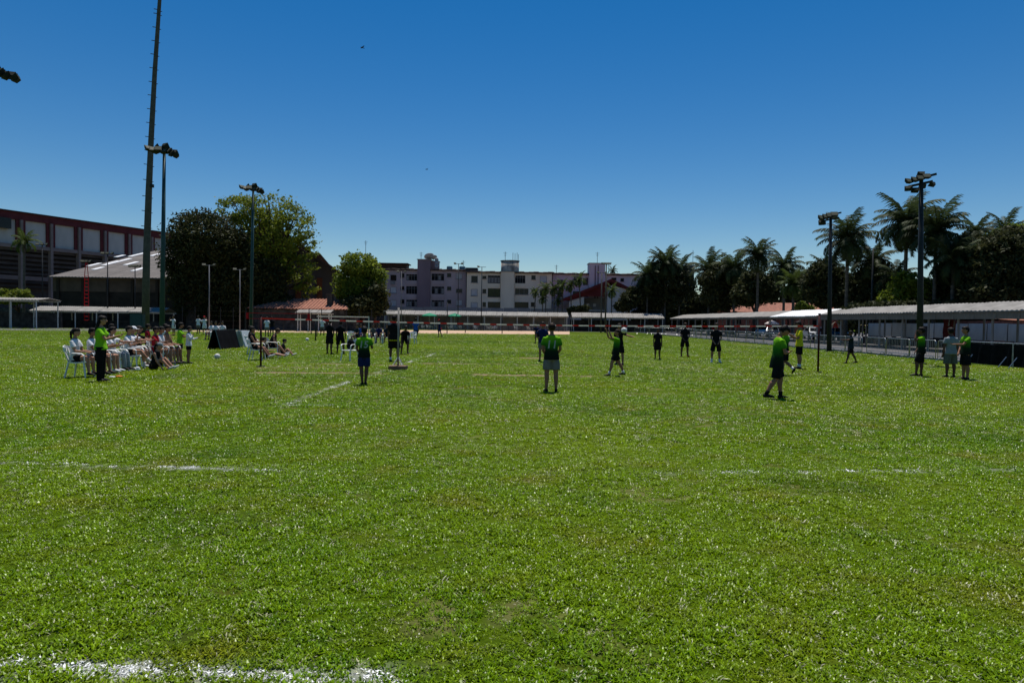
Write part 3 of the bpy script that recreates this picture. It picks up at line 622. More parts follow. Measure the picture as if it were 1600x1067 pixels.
mb = MB().add([(.2,.5,0),(.2,run*2-.5,0),(.2,run*2-.5,ze),(.2,run,zr-.15),(.2,.5,ze-.1)], [(0,1,2,3,4)]); mb.build('gable_wall', 'hall_wall', rt)
pl = MB().box((0, -.02, ze/2-.1), (.35, .3, ze-.25)).build('pilaster', 'hall_base', rt); pl.location.x = 1.0
for i in range(1, 9): piece(pl, 'pilaster', rt, (1.0+i*(W_-2)/8, 0, 0))

# ---- second hall: gable end with brown boarded soffit
YG = 103; er = P(541, 433, YG); ac = P(418, 343, YG); el_ = Vector((2*ac.x-er.x, YG, er.z))
rt = thing('gabled_hall', 'dark slate hall gable with brown boarded eaves behind the trees', 'building', (ac.x, YG, 0), R(11))
hw = er.x-ac.x; za = ac.z; zz = er.z
MB().add([(-hw+2.2,3,0),(hw-2.2,3,0),(hw-2.2,3,zz+1.0),(0,3,za-.8),(-hw+2.2,3,zz+1.0)], [(0,1,2,3,4)]).build('gable_wall', 'slate_wall', rt)
mb = MB().add([(hw-2.2,3,0),(hw-2.2,30,0),(hw-2.2,30,zz+1.4),(hw-2.2,3,zz+1.4)], [(0,1,2,3)]); mb.build('side_wall', 'slate_wall', rt)
for s_ in (-1, 1):
    nb = 12
    for k in range(nb):
        f0, f1 = k/nb, (k+.93)/nb; a = Vector((s_*hw*f0, 0, za+(zz-za)*f0)); b = Vector((s_*hw*f1, 0, za+(zz-za)*f1)); t = Vector((0,0,.16))
        vs_ = [a, b, b-t, a-t]; vs_ += [v_+Vector((0,30,0)) for v_ in vs_]
        MB().add(vs_, [(0,1,2,3),(7,6,5,4),(0,4,5,1),(3,2,6,7),(0,3,7,4),(1,5,6,2)]).build('roof_board', 'brown_wood', rt)
pl = MB().box((0, 2.85, 4), (.8, .25, 8)).build('pilaster', 'brown_wood', rt); pl.location.x = hw*.35
for f in (.0, .62, -.35): piece(pl, 'pilaster', rt, (hw*f, 0, 0))

# ---- tiled bungalow by the trees
YT = 90; A = P(384, 482, YT); B = P(541, 482, YT); zr = P(470, 467, YT+5).z; ze = P(460, 482.5, YT).z; W_ = B.x-A.x
rt = thing('tiled_bungalow', 'low house with a red clay tile roof under the big tree', 'building', (A.x, YT, 0))
mb = MB(); mb.add([(0,0,ze),(W_,0,ze),(W_-.6,5,zr),(4.2,5,zr),(W_,10,ze),(0,10,ze)], [(0,1,2,3),(3,2,4,5),(0,3,5),(1,4,2)])
ro = mb.build('roof', 'tile_roof', rt)
for i in range(int(W_/.45)):      # tile ribs down the front slope
    x = .3+i*.45; f = min(1, x/4.2) if x < 4.2 else 1.0
    MB().bar((x, -.02, ze+.04), (x if x > 4.2 else x, 5*f-.02, ze+(zr-ze)*f+.04), .16, .08).build('tile_row', 'tile_roof', ro)
MB().box((W_/2, 5, (ze-.1)/2), (W_-1, 8.6, ze-.1)).build('wall', 'dark_low', rt)
C_ = P(516, 470, YT+2); ch = MB().box((C_.x-A.x, 2, zr-.35), (.7, .7, 1.7)).build('chimney', 'frame_dark', rt); MB().box((C_.x-A.x, 2, zr+.56), (.9, .9, .12)).build('chimney_cap', 'frame_dark', ch)

# ---- open sided shelters with corrugated roofs
def shelter(label, a, b, ze, zr, half, npost, nsheet, post='white_metal', rearwall=None, gable=True, corr=10, clear=(), valance=0):
    """roof line from a to b along the front eave; the ridge lies `half` behind"""
    a = Vector((a[0], a[1], 0)); b = Vector((b[0], b[1], 0)); d = b-a; ln = d.length; rz_ = math.atan2(d.y, d.x)
    rt = thing('covered_walkway', label, 'shelter', a, rz_)
    sw = ln/nsheet; mb = MB()
    for i in range(corr):
        x0, x1 = sw*i/corr, sw*(i+1)/corr-(.03 if i == corr-1 else 0); h0, h1 = .05*(i % 2), .05*((i+1) % 2)
        mb.quad((x0,0,ze+h0),(x1,0,ze+h1),(x1,half,zr+h1),(x0,half,zr+h0))
        mb.quad((x0,0,ze-.05),(x1,0,ze-.05),(x1,0,ze+h1),(x0,0,ze+h0))
    s0 = mb.build('roof_sheet', 'roof_sheet', rt); r0 = None
    if gable:
        mb = MB()
        for i in range(corr):
            x0, x1 = sw*i/corr, sw*(i+1)/corr-(.03 if i == corr-1 else 0); h0, h1 = .05*(i % 2), .05*((i+1) % 2)
            mb.quad((x0,half+.01,zr+h0),(x1,half+.01,zr+h1),(x1,2*half,ze+h1),(x0,2*half,ze+h0))
        r0 = mb.build('rear_sheet', 'roof_sheet', rt)
    for i in range(1, nsheet):
        q_ = piece(s0, 'roof_sheet', rt, (sw*i, 0, .012*((i*5) % 3)))
        if i in clear: q_.data = q_.data.copy(); q_.data.materials[0] = M['roof_clear']
        if r0: piece(r0, 'rear_sheet', rt, (sw*i, 0, .012*((i*5) % 3)))
    yb = 2*half-.35 if gable else half-.2
    if valance:
        mb = MB()
        for i in range(corr):
            x0, x1 = sw*i/corr, sw*(i+1)/corr-(.03 if i == corr-1 else 0); h0, h1 = .04*(i % 2), .04*((i+1) % 2)
            mb.quad((x0,.06+h0,ze-valance),(x1,.06+h1,ze-valance),(x1,.06+h1,ze-.06),(x0,.06+h0,ze-.06))
        v0 = mb.build('valance_sheet', 'valance', rt)
        for i in range(1, nsheet): piece(v0, 'valance_sheet', rt, (sw*i, 0, 0))
    po = MB().tube([(0,0,0),(0,0,ze-.03)], .07, 8).build('post', post, rt); po.location = (.3, .35, 0)
    for i in range(npost):
        x = .3+(ln-.6)*i/(npost-1)
        if i: piece(po, 'post', rt, (x, .35, 0))
        piece(po, 'post', rt, (x, yb, 0))
    MB().box((ln/2, .35, ze-.10), (ln, .08, .12)).build('front_beam', post, rt); MB().box((ln/2, yb, ze-.10), (ln, .08, .12)).build('rear_beam', post, rt)
    if rearwall:
        hh, mt, off = rearwall; MB().box((ln/2, yb+off, hh/2), (ln, .2, hh)).build('rear_wall', mt, rt)
    return rt
XW = 27.4
rtA = shelter('long grey roofed walkway nearest on the right before a white wall', (XW, 61), (XW, 24), 2.62, 3.2, 2.2, 13, 20, 'shed_wall', valance=.46)  # posts of both right walkways coloured darker to imitate roof shade
rtB = shelter('second roofed walkway along the right with bright clear roof strips', (XW, 119), (XW, 61.8), 2.5, 3.15, 2.4, 16, 26, post='shed_wall', clear=(23, 24, 25, 21, 22), valance=.2)
A = P(894, 494, 121); shelter('short pale roofed shelter beside the red gabled hall', (A.x, 121), (27.0, 121), 2.55, 3.35, 2.3, 6, 9, rearwall=(2.1, 'dark_low', .3))
A = P(598, 492, 120); B = P(889, 494, 120); shelter('long pale roofed shelter behind the two green parasols', (A.x, 120), (B.x, 120.3), 2.6, 3.3, 2.4, 12, 18, rearwall=(2.4, 'shed_wall', .3))
A = P(486, 484, 93); B = P(538, 484, 93); shelter('small corrugated lean-to roof below the tiled house', (A.x, 86), (B.x, 86), 2.35, 2.75, 1.6, 4, 5, gable=False)
A = P(44, 484, 86); B = P(249, 486, 86); shelter('long cream roofed bench shelter at the far left field edge', (A.x, 86), (B.x, 86.5), 2.15, 2.75, 2.2, 7, 6, corr=22, rearwall=(1.0, 'dark_low', -.2))
A = P(-70, 470, 80); B = P(54, 473, 80); shelter('higher flat roofed shelter at the left picture edge', (A.x, 80), (B.x, 80.4), 3.35, 3.62, 2.4, 4, 5, rearwall=(1.9, 'dark_low', .3))
A = P(605, 505, 118)
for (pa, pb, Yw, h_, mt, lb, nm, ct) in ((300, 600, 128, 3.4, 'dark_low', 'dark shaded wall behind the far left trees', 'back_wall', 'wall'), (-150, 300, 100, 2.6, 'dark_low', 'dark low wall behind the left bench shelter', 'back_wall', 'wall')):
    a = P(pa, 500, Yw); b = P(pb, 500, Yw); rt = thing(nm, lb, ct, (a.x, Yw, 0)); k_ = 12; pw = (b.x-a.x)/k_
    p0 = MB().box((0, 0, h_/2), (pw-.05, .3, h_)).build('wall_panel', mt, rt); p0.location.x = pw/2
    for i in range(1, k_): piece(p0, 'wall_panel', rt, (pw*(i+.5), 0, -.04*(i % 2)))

# ---- white painted wall behind the right walkway
rt = thing('painted_wall', 'white painted panel wall with dark joints behind right walkway', 'wall', (34.2, 65.5, 0), R(-90))
n_ = 22; pw = 2.05
p0 = MB().box((0, 0, 1.33), (pw-.14, .18, 1.22)).build('wall_panel', 'paint_wall', rt); p0.location.x = pw/2
j0 = MB().box((0, .02, .98), (.11, .12, 1.96)).build('joint_post', 'frame_dark', rt)
for i in range(1, n_):
    if i not in (12,): piece(p0, 'wall_panel', rt, (pw*(i+.5), 0, .02*(i % 3)))
    piece(j0, 'joint_post', rt, (pw*i, 0, 0))
mb = MB()
for i in range(70):
    mb.box((random.uniform(0, n_*pw), random.uniform(-.9, -.1), random.uniform(.1, .5)), (random.uniform(.3, 1.2), random.uniform(.2, .5), random.uniform(.2, .7)), 0, Matrix.Rotation(random.uniform(-.3, .3), 3, 'Z'))
tag(mb.build('rubble_pile', 'dark_low', None, loc=(34.0, 65.5, 0)), 'dark heap of rubble and benches at the foot of white wall', 'rubble', kind='stuff').rotation_euler = (0, 0, R(-90))
MB().box((n_*pw/2, .05, .35), (n_*pw, .3, .7)).build('plinth', 'dark_low', rt)
c_ = PX(1442, 519, 33.9); MB().box((65.5-c_.y, -.13, c_.z), (1.1, .06, 1.0)).build('noticeboard', 'frame_dark', rt)
# red banner hanging under the near walkway
A = PX(1474, 500, 31.4); B = PX(1492, 531, 31.4); C_ = Vector((31.4, (A.y+B.y)/2, (A.z+B.z)/2)); wd = abs(A.y-B.y)
rt = thing('red_banner', 'tall dark red banner with a pale emblem hung at the white wall', 'banner', (31.4, C_.y, 0), R(-90))
zt, zb2 = A.z+.3, .45
mb = MB(); k_ = 10
for i in range(k_):
    z0, z1 = zb2+(zt-zb2)*i/k_, zb2+(zt-zb2)*(i+1)/k_; y0, y1 = .03*math.sin(i*1.1), .03*math.sin((i+1)*1.1)
    mb.quad((-wd/2,y0,z0),(wd/2,y0,z0),(wd/2,y1,z1),(-wd/2,y1,z1)); mb.quad((-wd/2,y0+.01,z0),(-wd/2,y1+.01,z1),(wd/2,y1+.01,z1),(wd/2,y0+.01,z0))
mb.build('cloth', 'banner_red', rt); MB().tube([(-wd/2-.05,0,zt+.02),(wd/2+.05,0,zt+.02)], .025, 6).build('rail', 'white_metal', rt)
mb = MB()                      # emblem: a pale curved flame shape
pts = [(-.12,.1),(.05,.02),(.16,.22),(.10,.42),(.20,.62),(.06,.86),(.02,.55),(-.06,.40),(-.02,.25)]
mb.add([(x_*.9, -.05, zb2+(zt-zb2)*.62+z_*.62) for x_, z_ in pts], [tuple(range(len(pts)))]); mb.build('emblem', 'print', rt)
mb = MB(); mb.add([(x_*.9, -.05, zb2+(zt-zb2)*.2+z_*.25) for x_, z_ in pts], [tuple(range(len(pts)))]); mb.build('emblem', 'print', rt)

# ---- brick and tile buildings seen through the palms on the right
for (pa, pb, pt, pb2, Yd, lb) in ((1142, 1262, 473, 500, 126, 'long red tiled roof low behind the palm trunks'), (1262, 1312, 474, 500, 116, 'short terracotta roofed annex beside the thin lamp post'), (1586, 1680, 498, 520, 52, 'red brick annex at the right picture edge')):
    A = P(pa, pt, Yd); B = P(pb, pb2, Yd); W_ = B.x-A.x; rt = thing('tiled_outbuilding', lb, 'building', (A.x, Yd, 0)); h_ = P((pa+pb)/2, pt+15 if Yd > 60 else pt+3, Yd).z; zt = P((pa+pb)/2, pt, Yd+4).z
    MB().box((W_/2, 4.2, (h_-.05)/2), (W_-.4, 8, h_-.05)).build('wall', 'brick_red', rt); MB().add([(0,0,h_),(W_,0,h_),(W_,4,zt),(0,4,zt),(W_,8.4,h_),(0,8.4,h_)], [(0,1,2,3),(3,2,4,5)]).build('roof', 'tile_roof', rt)
    for x in np.arange(1.5, W_-1, 3.2): w_ = MB().box((x, .18, h_*.55), (1.1, .06, 1.0)).build('window', 'frame_dark', rt); MB().box((x, .14, h_*.55), (.95, .04, .85)).build('pane', 'glass', w_)
# ================================================================ TREES AND PLANTS
def leaf_cloud(lobes, nleaf, size, seed, flat=.35, shell=.62, aspect=.5):
    """leaf shaped faces gathered in clumps through ellipsoid lobes (centre, radii)"""
    rg = np.random.default_rng(seed); Vs = []; Fs = []; base = 0
    vol = np.array([r[0]*r[1]*r[2] for _, r in lobes])**(2/3); vol = vol/vol.sum()
    for (c_, r), f in zip(lobes, vol):
        n_ = int(nleaf*f); nc = max(5, n_//26)
        d = rg.normal(size=(nc, 3)); d /= np.linalg.norm(d, axis=1)[:, None]; rad = (shell + (1-shell)*rg.random(nc)**.6)*rg.uniform(.88, 1.04, nc)
        cc = d*rad[:, None]*np.array(r) + np.array(c_)
        k = rg.integers(0, nc, n_); cl = min(r)*.13+size*.6
        p = cc[k] + rg.normal(size=(n_, 3))*np.array([cl, cl, cl*.6])
        nrm = rg.normal(size=(n_, 3))*.9 + d[k]*flat + np.array([0, 0, .45]); nrm /= np.linalg.norm(nrm, axis=1)[:, None]
        t = np.cross(nrm, rg.normal(size=(n_, 3))); t /= np.linalg.norm(t, axis=1)[:, None]; b = np.cross(nrm, t); s_ = size*rg.uniform(.55, 1.35, n_)[:, None]
        q = np.stack([p-t*s_, p-b*s_*aspect, p+t*s_, p+b*s_*aspect], 1).reshape(-1, 3); Vs.append(q)
        Fs.append(np.arange(n_*4).reshape(-1, 4)+base); base += n_*4
    return np.concatenate(Vs), np.concatenate(Fs)
def np_mesh(name, V_, F_, material, parent=None):
    me = bpy.data.meshes.new(name); me.vertices.add(len(V_)); me.vertices.foreach_set('co', V_.astype(np.float32).ravel())
    me.loops.add(F_.size); me.loops.foreach_set('vertex_index', F_.astype(np.int32).ravel()); me.polygons.add(len(F_))
    me.polygons.foreach_set('loop_start', np.arange(0, F_.size, 4, dtype=np.int32)); me.update(calc_edges=True); me.materials.append(M[material])
    o = bpy.data.objects.new(name, me); COL.objects.link(o); o.parent = parent; return o
def tree(label, Y, tpx, lobes, material, nleaf, size, tr=.4, group=None, name='broadleaf_tree', dz=.8, cat='tree', shell=.62, limbs=True):
    """lobes: (px, py, rx px, ry px) drawn at depth Y; the trunk stands at tpx"""
    B = P(tpx, 500, Y); rt = thing(name, label, cat, (B.x, Y, 0), 0, group); sc_ = Y/FPX; L3 = []; rg = random.Random(int(tpx*13+Y))
    for (px, py, rx, ry) in lobes:
        yo = rg.uniform(-.35, .35)*rx*sc_; c_ = P(px, py, Y); L3.append(((c_.x-B.x, yo, c_.z), (rx*sc_, rx*sc_*dz, ry*sc_)))
    V_, F_ = leaf_cloud(L3, nleaf, size, int(tpx*7+Y), shell=shell); V_[:, 2] = np.maximum(V_[:, 2], .02); np_mesh('crown', V_, F_, material, rt)
    if limbs:
        zt = max(l[0][2] for l in L3); zf = min(l[0][2]-l[1][2]*.4 for l in L3); zf = max(1.2, min(zf, zt*.45))
        mb = MB().tube([(0,0,-.05),(.05*tr,0,zf*.35),(-.2*tr,.1,zf*.7),(.1*tr,0,zf)], [tr*1.5, tr, tr*.85, tr*.8], 10)
        tk = mb.build('trunk', 'trunk', rt, True)
        for c_, r in L3:
            e = Vector(c_)+Vector((0,0,r[2]*.25)); s_ = Vector((0,0,zf*.92)); m1 = s_.lerp(e, .45)+Vector((rg.uniform(-.4,.4), rg.uniform(-.4,.4), .4))
            mb = MB().tube([s_, m1, e], [tr*.55, tr*.36, tr*.12], 7)
            for k in range(4):
                e2 = e+Vector((rg.uniform(-1,1)*r[0]*.75, rg.uniform(-1,1)*r[1]*.75, rg.uniform(.0,.75)*r[2])); mb.tube([m1, m1.lerp(e2, .5)+Vector((0,0,.3)), e2], [tr*.26, tr*.16, tr*.05], 5)
            mb.build('limb', 'trunk', tk, True)
    return rt
tree('huge dark leaved tree left of the tall green lamp post', 92, 300, [(322,372,52,42),(295,402,36,40),(345,395,45,45),(330,440,52,38),(283,445,24,38),(372,440,34,42),(300,475,30,22),(355,478,34,20)], 'leaf_dark', 42000, .22, .75, 'trees beside the sports hall')
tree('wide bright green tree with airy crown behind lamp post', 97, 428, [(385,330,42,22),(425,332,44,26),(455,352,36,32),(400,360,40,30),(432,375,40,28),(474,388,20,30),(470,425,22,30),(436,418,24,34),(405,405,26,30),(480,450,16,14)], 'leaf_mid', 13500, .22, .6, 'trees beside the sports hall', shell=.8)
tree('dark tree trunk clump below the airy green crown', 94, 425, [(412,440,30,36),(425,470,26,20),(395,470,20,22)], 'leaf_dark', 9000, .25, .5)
tree('round light green tree in front of the mauve flats', 96, 566, [(562,415,26,20),(550,432,26,22),(578,432,22,24),(562,452,34,24),(545,455,22,16),(585,458,16,16)], 'leaf_bright', 13000, .24, .35, shell=.7)
tree('dark glossy shrub tree at the mauve flats corner', 94, 586, [(588,462,16,18),(572,478,26,14),(592,482,14,10),(556,480,22,14)], 'leaf_dark', 6500, .30, .25, limbs=True)
tree('low clipped green hedge before the stadium stand', 88, 30, [(5,458,22,6),(25,458,16,6),(44,460,10,7),(8,468,22,6),(32,469,20,6)], 'leaf_mid', 5000, .16, .15, name='hedge', cat='hedge')
# right hand wood behind the walkway
RG = 'trees behind the right walkway'
tree('dense dark tree at the right picture edge', 58, 1575, [(1590,385,38,32),(1560,395,34,30),(1600,425,40,36),(1550,430,40,34),(1580,465,44,26),(1535,462,36,26)], 'leaf_dark', 26000, .20, .5, RG)
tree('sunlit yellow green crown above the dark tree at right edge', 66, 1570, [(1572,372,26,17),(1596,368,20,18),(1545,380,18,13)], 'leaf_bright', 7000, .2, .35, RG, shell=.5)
tree('dark bushy tree between the tall palms and edge tree', 62, 1510, [(1505,395,22,24),(1522,385,20,20),(1495,425,30,32),(1520,430,28,30),(1500,462,36,24)], 'leaf_dark', 16000, .2, .4, RG)
tree('olive green tree low behind the thick lamp post', 64, 1425, [(1412,445,20,18),(1432,455,26,20),(1402,468,26,14),(1446,470,26,14)], 'leaf_mid', 8000, .2, .3, RG)
tree('broad dark tree with drooping foliage between two palms', 72, 1372, [(1368,430,24,22),(1352,445,24,26),(1388,448,22,24),(1370,468,34,18)], 'leaf_dark', 13000, .22, .4, RG)
tree('dark green tree round the thin right lamp post', 76, 1290, [(1285,425,20,20),(1275,445,22,22),(1305,442,22,26),(1292,465,34,16),(1325,462,22,18)], 'leaf_dark', 13000, .22, .4, RG)
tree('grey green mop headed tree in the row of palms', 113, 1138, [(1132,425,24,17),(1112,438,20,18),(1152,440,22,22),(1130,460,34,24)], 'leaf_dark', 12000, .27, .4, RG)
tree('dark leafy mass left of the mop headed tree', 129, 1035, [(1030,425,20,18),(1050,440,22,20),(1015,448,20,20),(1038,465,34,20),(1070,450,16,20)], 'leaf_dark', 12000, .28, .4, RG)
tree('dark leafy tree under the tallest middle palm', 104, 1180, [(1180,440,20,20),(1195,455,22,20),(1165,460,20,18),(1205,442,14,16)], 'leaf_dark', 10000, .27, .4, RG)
tree('small silvery tree by the white hall corner', 127, 982, [(982,470,13,14),(990,458,10,12),(975,478,13,9)], 'leaf_dark', 4500, .28, .25, RG)
tree('low dark shrubs beside the white hall porch', 128, 912, [(905,484,6,5),(914,482,5,5),(895,485,6,4)], 'leaf_dark', 1500, .3, .15, name='shrub', cat='shrub')
tree('low bushes under the right hand trees by the wall', 60, 1480, [(1400,480,40,9),(1470,480,44,9),(1540,478,44,10),(1350,482,34,8)], 'leaf_dark', 9000, .18, .1, name='shrub', cat='shrub', limbs=False)
tree('bright green bush before the red tiled roof', 92, 1256, [(1254,478,9,6),(1262,482,8,5)], 'leaf_bright', 1600, .2, .1, name='shrub', cat='shrub')

def wood(label, pts, material, nleaf, size, seed):     # far-off wood reading as one mass
    Ls = []
    for (px, py, rx, ry, Y) in pts:
        c_ = P(px, py, Y); k = Y/FPX; Ls.append(((c_.x, Y, c_.z), (rx*k, rx*k*.6, ry*k)))
    V_, F_ = leaf_cloud(Ls, nleaf, size, seed, shell=.5); V_[:, 2] = np.maximum(V_[:, 2], .02); return tag(np_mesh('distant_wood', V_, F_, material), label, 'wood', kind='stuff')
rw = random.Random(5); pts = []
for px in range(1005, 1760, 22):
    Y_ = 142 if px < 1330 else 100; t_ = 452+rw.uniform(-10, 10) if px < 1400 else 440+rw.uniform(-12, 8); pts += [(px, t_+12, 18, 14, Y_), (px+8, t_+34, 20, 16, Y_), (px, 500, 19, 20, Y_)]
wood('dark belt of trees closing the view behind the palms', pts, 'leaf_dark', 60000, .5, 3)
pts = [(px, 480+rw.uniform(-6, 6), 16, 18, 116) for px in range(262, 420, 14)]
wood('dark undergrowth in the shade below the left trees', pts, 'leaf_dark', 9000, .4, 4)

# ---- feather palms: every frond its own piece on shared meshes
def frond_mesh(ln, droop, leaf, seed, n_=26):
    rg = random.Random(seed); mb = MB(); pts = []
    for i in range(n_+1):
        t = i/n_; a = R(62)-droop*t*1.25; pts.append(None if i == 0 else 0)
    x = z = 0; path = [(0, 0)]
    for i in range(n_):
        t = i/n_; a = R(58)-droop*(t**1.2); x += math.cos(a)*ln/n_; z += math.sin(a)*ln/n_; path.append((x, z))
    mb.tube([(p_[0], 0, p_[1]) for p_ in path[::4]+[path[-1]]], [ln*.012*(1-.8*i/(n_//4+1)) for i in range(len(path[::4])+1)], 4)
    for i in range(2, n_+1):
        t = i/n_; ll = leaf*(.45+.75*math.sin(math.pi*min(1, t*.9+.08)))*rg.uniform(.8, 1.15); wv = ln*.022
        for s_ in (-1, 1):
            b = Vector((path[i][0], 0, path[i][1])); tg_ = Vector((path[i][0]-path[i-1][0], 0, path[i][1]-path[i-1][1])).normalized()
            e = b + Vector((tg_.x*ll*.45, s_*ll*.72, tg_.z*ll*.3-ll*(.28+.35*rg.random()))); m1 = b.lerp(e, .5)+Vector((0, 0, ll*.12))
            mb.add([b-tg_*wv*.5, b+tg_*wv*.5, m1+tg_*wv*.6, m1-tg_*wv*.6, e], [(0,1,2,3), (3,2,4)])
    me = bpy.data.meshes.new('frond'); me.from_pydata(mb.v, [], mb.f); return me
FR = {}
for mt in ('frond', 'frond_bright'):
    FR[mt] = []
    for k, dr in enumerate((R(58), R(88), R(120), R(150))):
        me = frond_mesh(1.0, dr, .24, 50+k, 38); me.materials.append(M[mt]); FR[mt].append(me)
def palm(label, px, pyc, Y, fl, nf=32, material='frond', tr=.17, lean=0.0, group=RG, skirt=True, basez=0.0):
    """px, pyc: crown centre; fl: frond length in metres"""
    C_ = P(px, pyc, Y); rt = thing('palm_tree', label, 'palm', (C_.x, Y, 0), 0, group); rg = random.Random(int(px*31+pyc)); h = C_.z
    mb = MB().tube([(-lean,0,-.05),(-lean*.9,0,h*.1),(-lean*.4,0,h*.5),(0,0,h*.92),(0,0,h)], [tr*1.5, tr*1.1, tr, tr*.95, tr*.8], 9); mb.build('trunk', 'palm_trunk', rt, True)
    MB().tube([(0,0,h-.5*fl*.2),(0,0,h+.02),(0,0,h+fl*.14)], [tr*1.1, tr*1.35, tr*.3], 8).build('crown_shaft', material, rt, True)
    for k in range(nf):
        lv = k/nf; el = R(28)-lv*R(105) + rg.uniform(-.12, .12); az = k*2.39996+rg.uniform(-.2, .2); me = FR[material][min(3, int(lv*3.2+rg.random()*.9))]
        s_ = fl*rg.uniform(.82, 1.12)*(1-.12*lv)
        q_ = piece(me, 'frond', rt, (0, 0, h), (0, 0, 0), (s_, s_, s_)); q_.rotation_euler = (0, -el*1.0, az); q_.rotation_mode = 'XYZ'
    return rt
palm('tallest queen palm in the middle of the tree row', 1185, 402, 98, 3.70, 35)
palm('queen palm just right of the tallest middle palm', 1226, 420, 92, 3.47, 35)
palm('low fan shaped palm before the red tiled roof', 1240, 446, 88, 2.80, 35, 'frond_bright')
palm('shaggy palm at the left end of the tree row', 1012, 432, 128, 4.26, 31)
palm('bushy palm leaning over the grey high flats', 1040, 415, 128, 4.37, 37)
palm('drooping palm at the left of the mop headed tree', 1062, 425, 130, 4.48, 31)
palm('palm with long arching fronds left of the middle group', 1108, 425, 118, 4.48, 31)
palm('palm rising from the mop headed tree', 1148, 422, 110, 4.03, 31)
palm('feathery palm just right of the thin lamp post', 1325, 378, 70, 3.70, 37)
palm('small palm behind the thin camera post on the right', 1364, 412, 72, 3.14, 31)
palm('tall palm left of the thick right lamp post', 1417, 352, 66, 3.92, 41)
palm('tall palm right of the thick right lamp post', 1463, 365, 62, 3.70, 41)
palm('dark stubby palm top above the right wood', 1524, 366, 64, 2.24, 27)
palm('palm crown peeking over the right edge tree', 1572, 362, 70, 2.69, 27)
palm('dark hanging palm in the right wood', 1490, 410, 60, 3.14, 31)
palm('low shaggy palm behind the thin lamp post base', 1292, 428, 78, 3.14, 31)
palm('low palm under the tall pair on the right', 1400, 438, 68, 2.69, 27)
palm('palm with a bare grey trunk inside right wood', 1545, 408, 59, 2.91, 31)
palm('young palm with a slim trunk before the stadium stand', 38, 379, 92, 2.3, 18, 'frond_bright', .15, .2, None)
FG = 'garden palms before the cream and lilac flats'
for px, py, fl, lb, lean in ((837,457,1.6,'small slender palm before the cream flats right end',.6), (853,452,2.0,'bushy garden palm left of the pair by cream flats',.0), (866,452,2.0,'bushy garden palm right of the pair by cream flats',.0), (879,447,2.0,'garden palm overlapping the left end of red gable',.0),
                      (892,446,1.9,'garden palm over the low left slope of red gable',-.3), (905,438,2.0,'highest garden palm above the left red slope',-.8), (956,455,2.1,'single palm before the white hall front wall',.0), (957,424,1.8,'palm top behind the red gable and lamp mast',.0), (848,468,1.5,'low garden palm beside the slender one',.0), (872,470,1.5,'low dark garden palm between pair and red gable',.2)):
    palm(lb, px, py, 128 if py != 424 else 158, fl, 16, 'frond_bright' if px not in (872, 957) else 'frond', .11, lean, FG)
# ================================================================ POLES AND EQUIPMENT
# bent tall tower pole with climbing pegs
YP = 66
cp = [(227, 519), (229, 400), (232.5, 300), (236, 220), (242, 110), (249.5, 0), (253.5, -60)]; wd = [11.5, 10.2, 9.3, 8, 6.6, 5.2, 4.8]
pp = [P(a, b, YP) for a, b in cp]; B0 = Vector((pp[0].x, YP, 0)); rt = thing('tall_mast', 'very tall tapered concrete mast with climbing pegs, leaving the picture top', 'mast', B0)
pts = [q_-B0 for q_ in pp]; pts[0].z = 0
MB().tube(pts, [w_*YP/FPX/2 for w_ in wd], 14).build('shaft', 'concrete_pole', rt, True)
def on_shaft(py):
    for i in range(len(cp)-1):
        if cp[i][1] >= py >= cp[i+1][1]: t = (cp[i][1]-py)/(cp[i][1]-cp[i+1][1]); return P(cp[i][0]+(cp[i+1][0]-cp[i][0])*t, py, YP)-B0, (wd[i]+(wd[i+1]-wd[i])*t)*YP/FPX/2
for k, py in enumerate([-48, -27, -5.5, 1.5+14, 22, 43.5, 64.5, 85.5, 107, 128.5, 149.5, 171, 192.5, 214.5, 235.5, 257.5, 281.5, 307, 330, 354]):
    c_, r_ = on_shaft(py); MB().tube([c_+Vector((-r_*.5,0,0)), c_+Vector((-r_-.32,0,.06))], .035, 6).build('peg', 'dark_steel', rt); c2, r2 = on_shaft(py+3); MB().tube([c2+Vector((r2*.5,0,0)), c2+Vector((r2+.14,0,.0))], .03, 6).build('peg', 'dark_steel', rt)
top = pts[-1]; MB().box(top+Vector((0,0,.1)), (.5,.5,.25)).build('cap', 'dark_steel', rt)
c_, r_ = on_shaft(291); MB().box(c_+Vector((r_+.05,-.1,0)), (.3,.25,.3)).build('junction', 'dark_steel', rt)
A = P(215, 505, YP-3); rt = thing('switch_cabinet', 'dark green metal cabinet on a post beside the tall mast', 'cabinet', (A.x, YP-3, 0))
MB().box((0,0,1.25), (1.15,.5,1.25)).build('cabinet_body', 'green_paint', rt); MB().box((0,-.26,1.25), (1.0,.02,1.1)).build('cabinet_door', 'green_paint', rt)
MB().tube([(.25,0,0),(.25,0,.63)], .09, 8).build('post', 'dark_steel', rt); MB().box((0,0,1.90), (1.25,.6,.06)).build('cabinet_roof', 'dark_steel', rt)

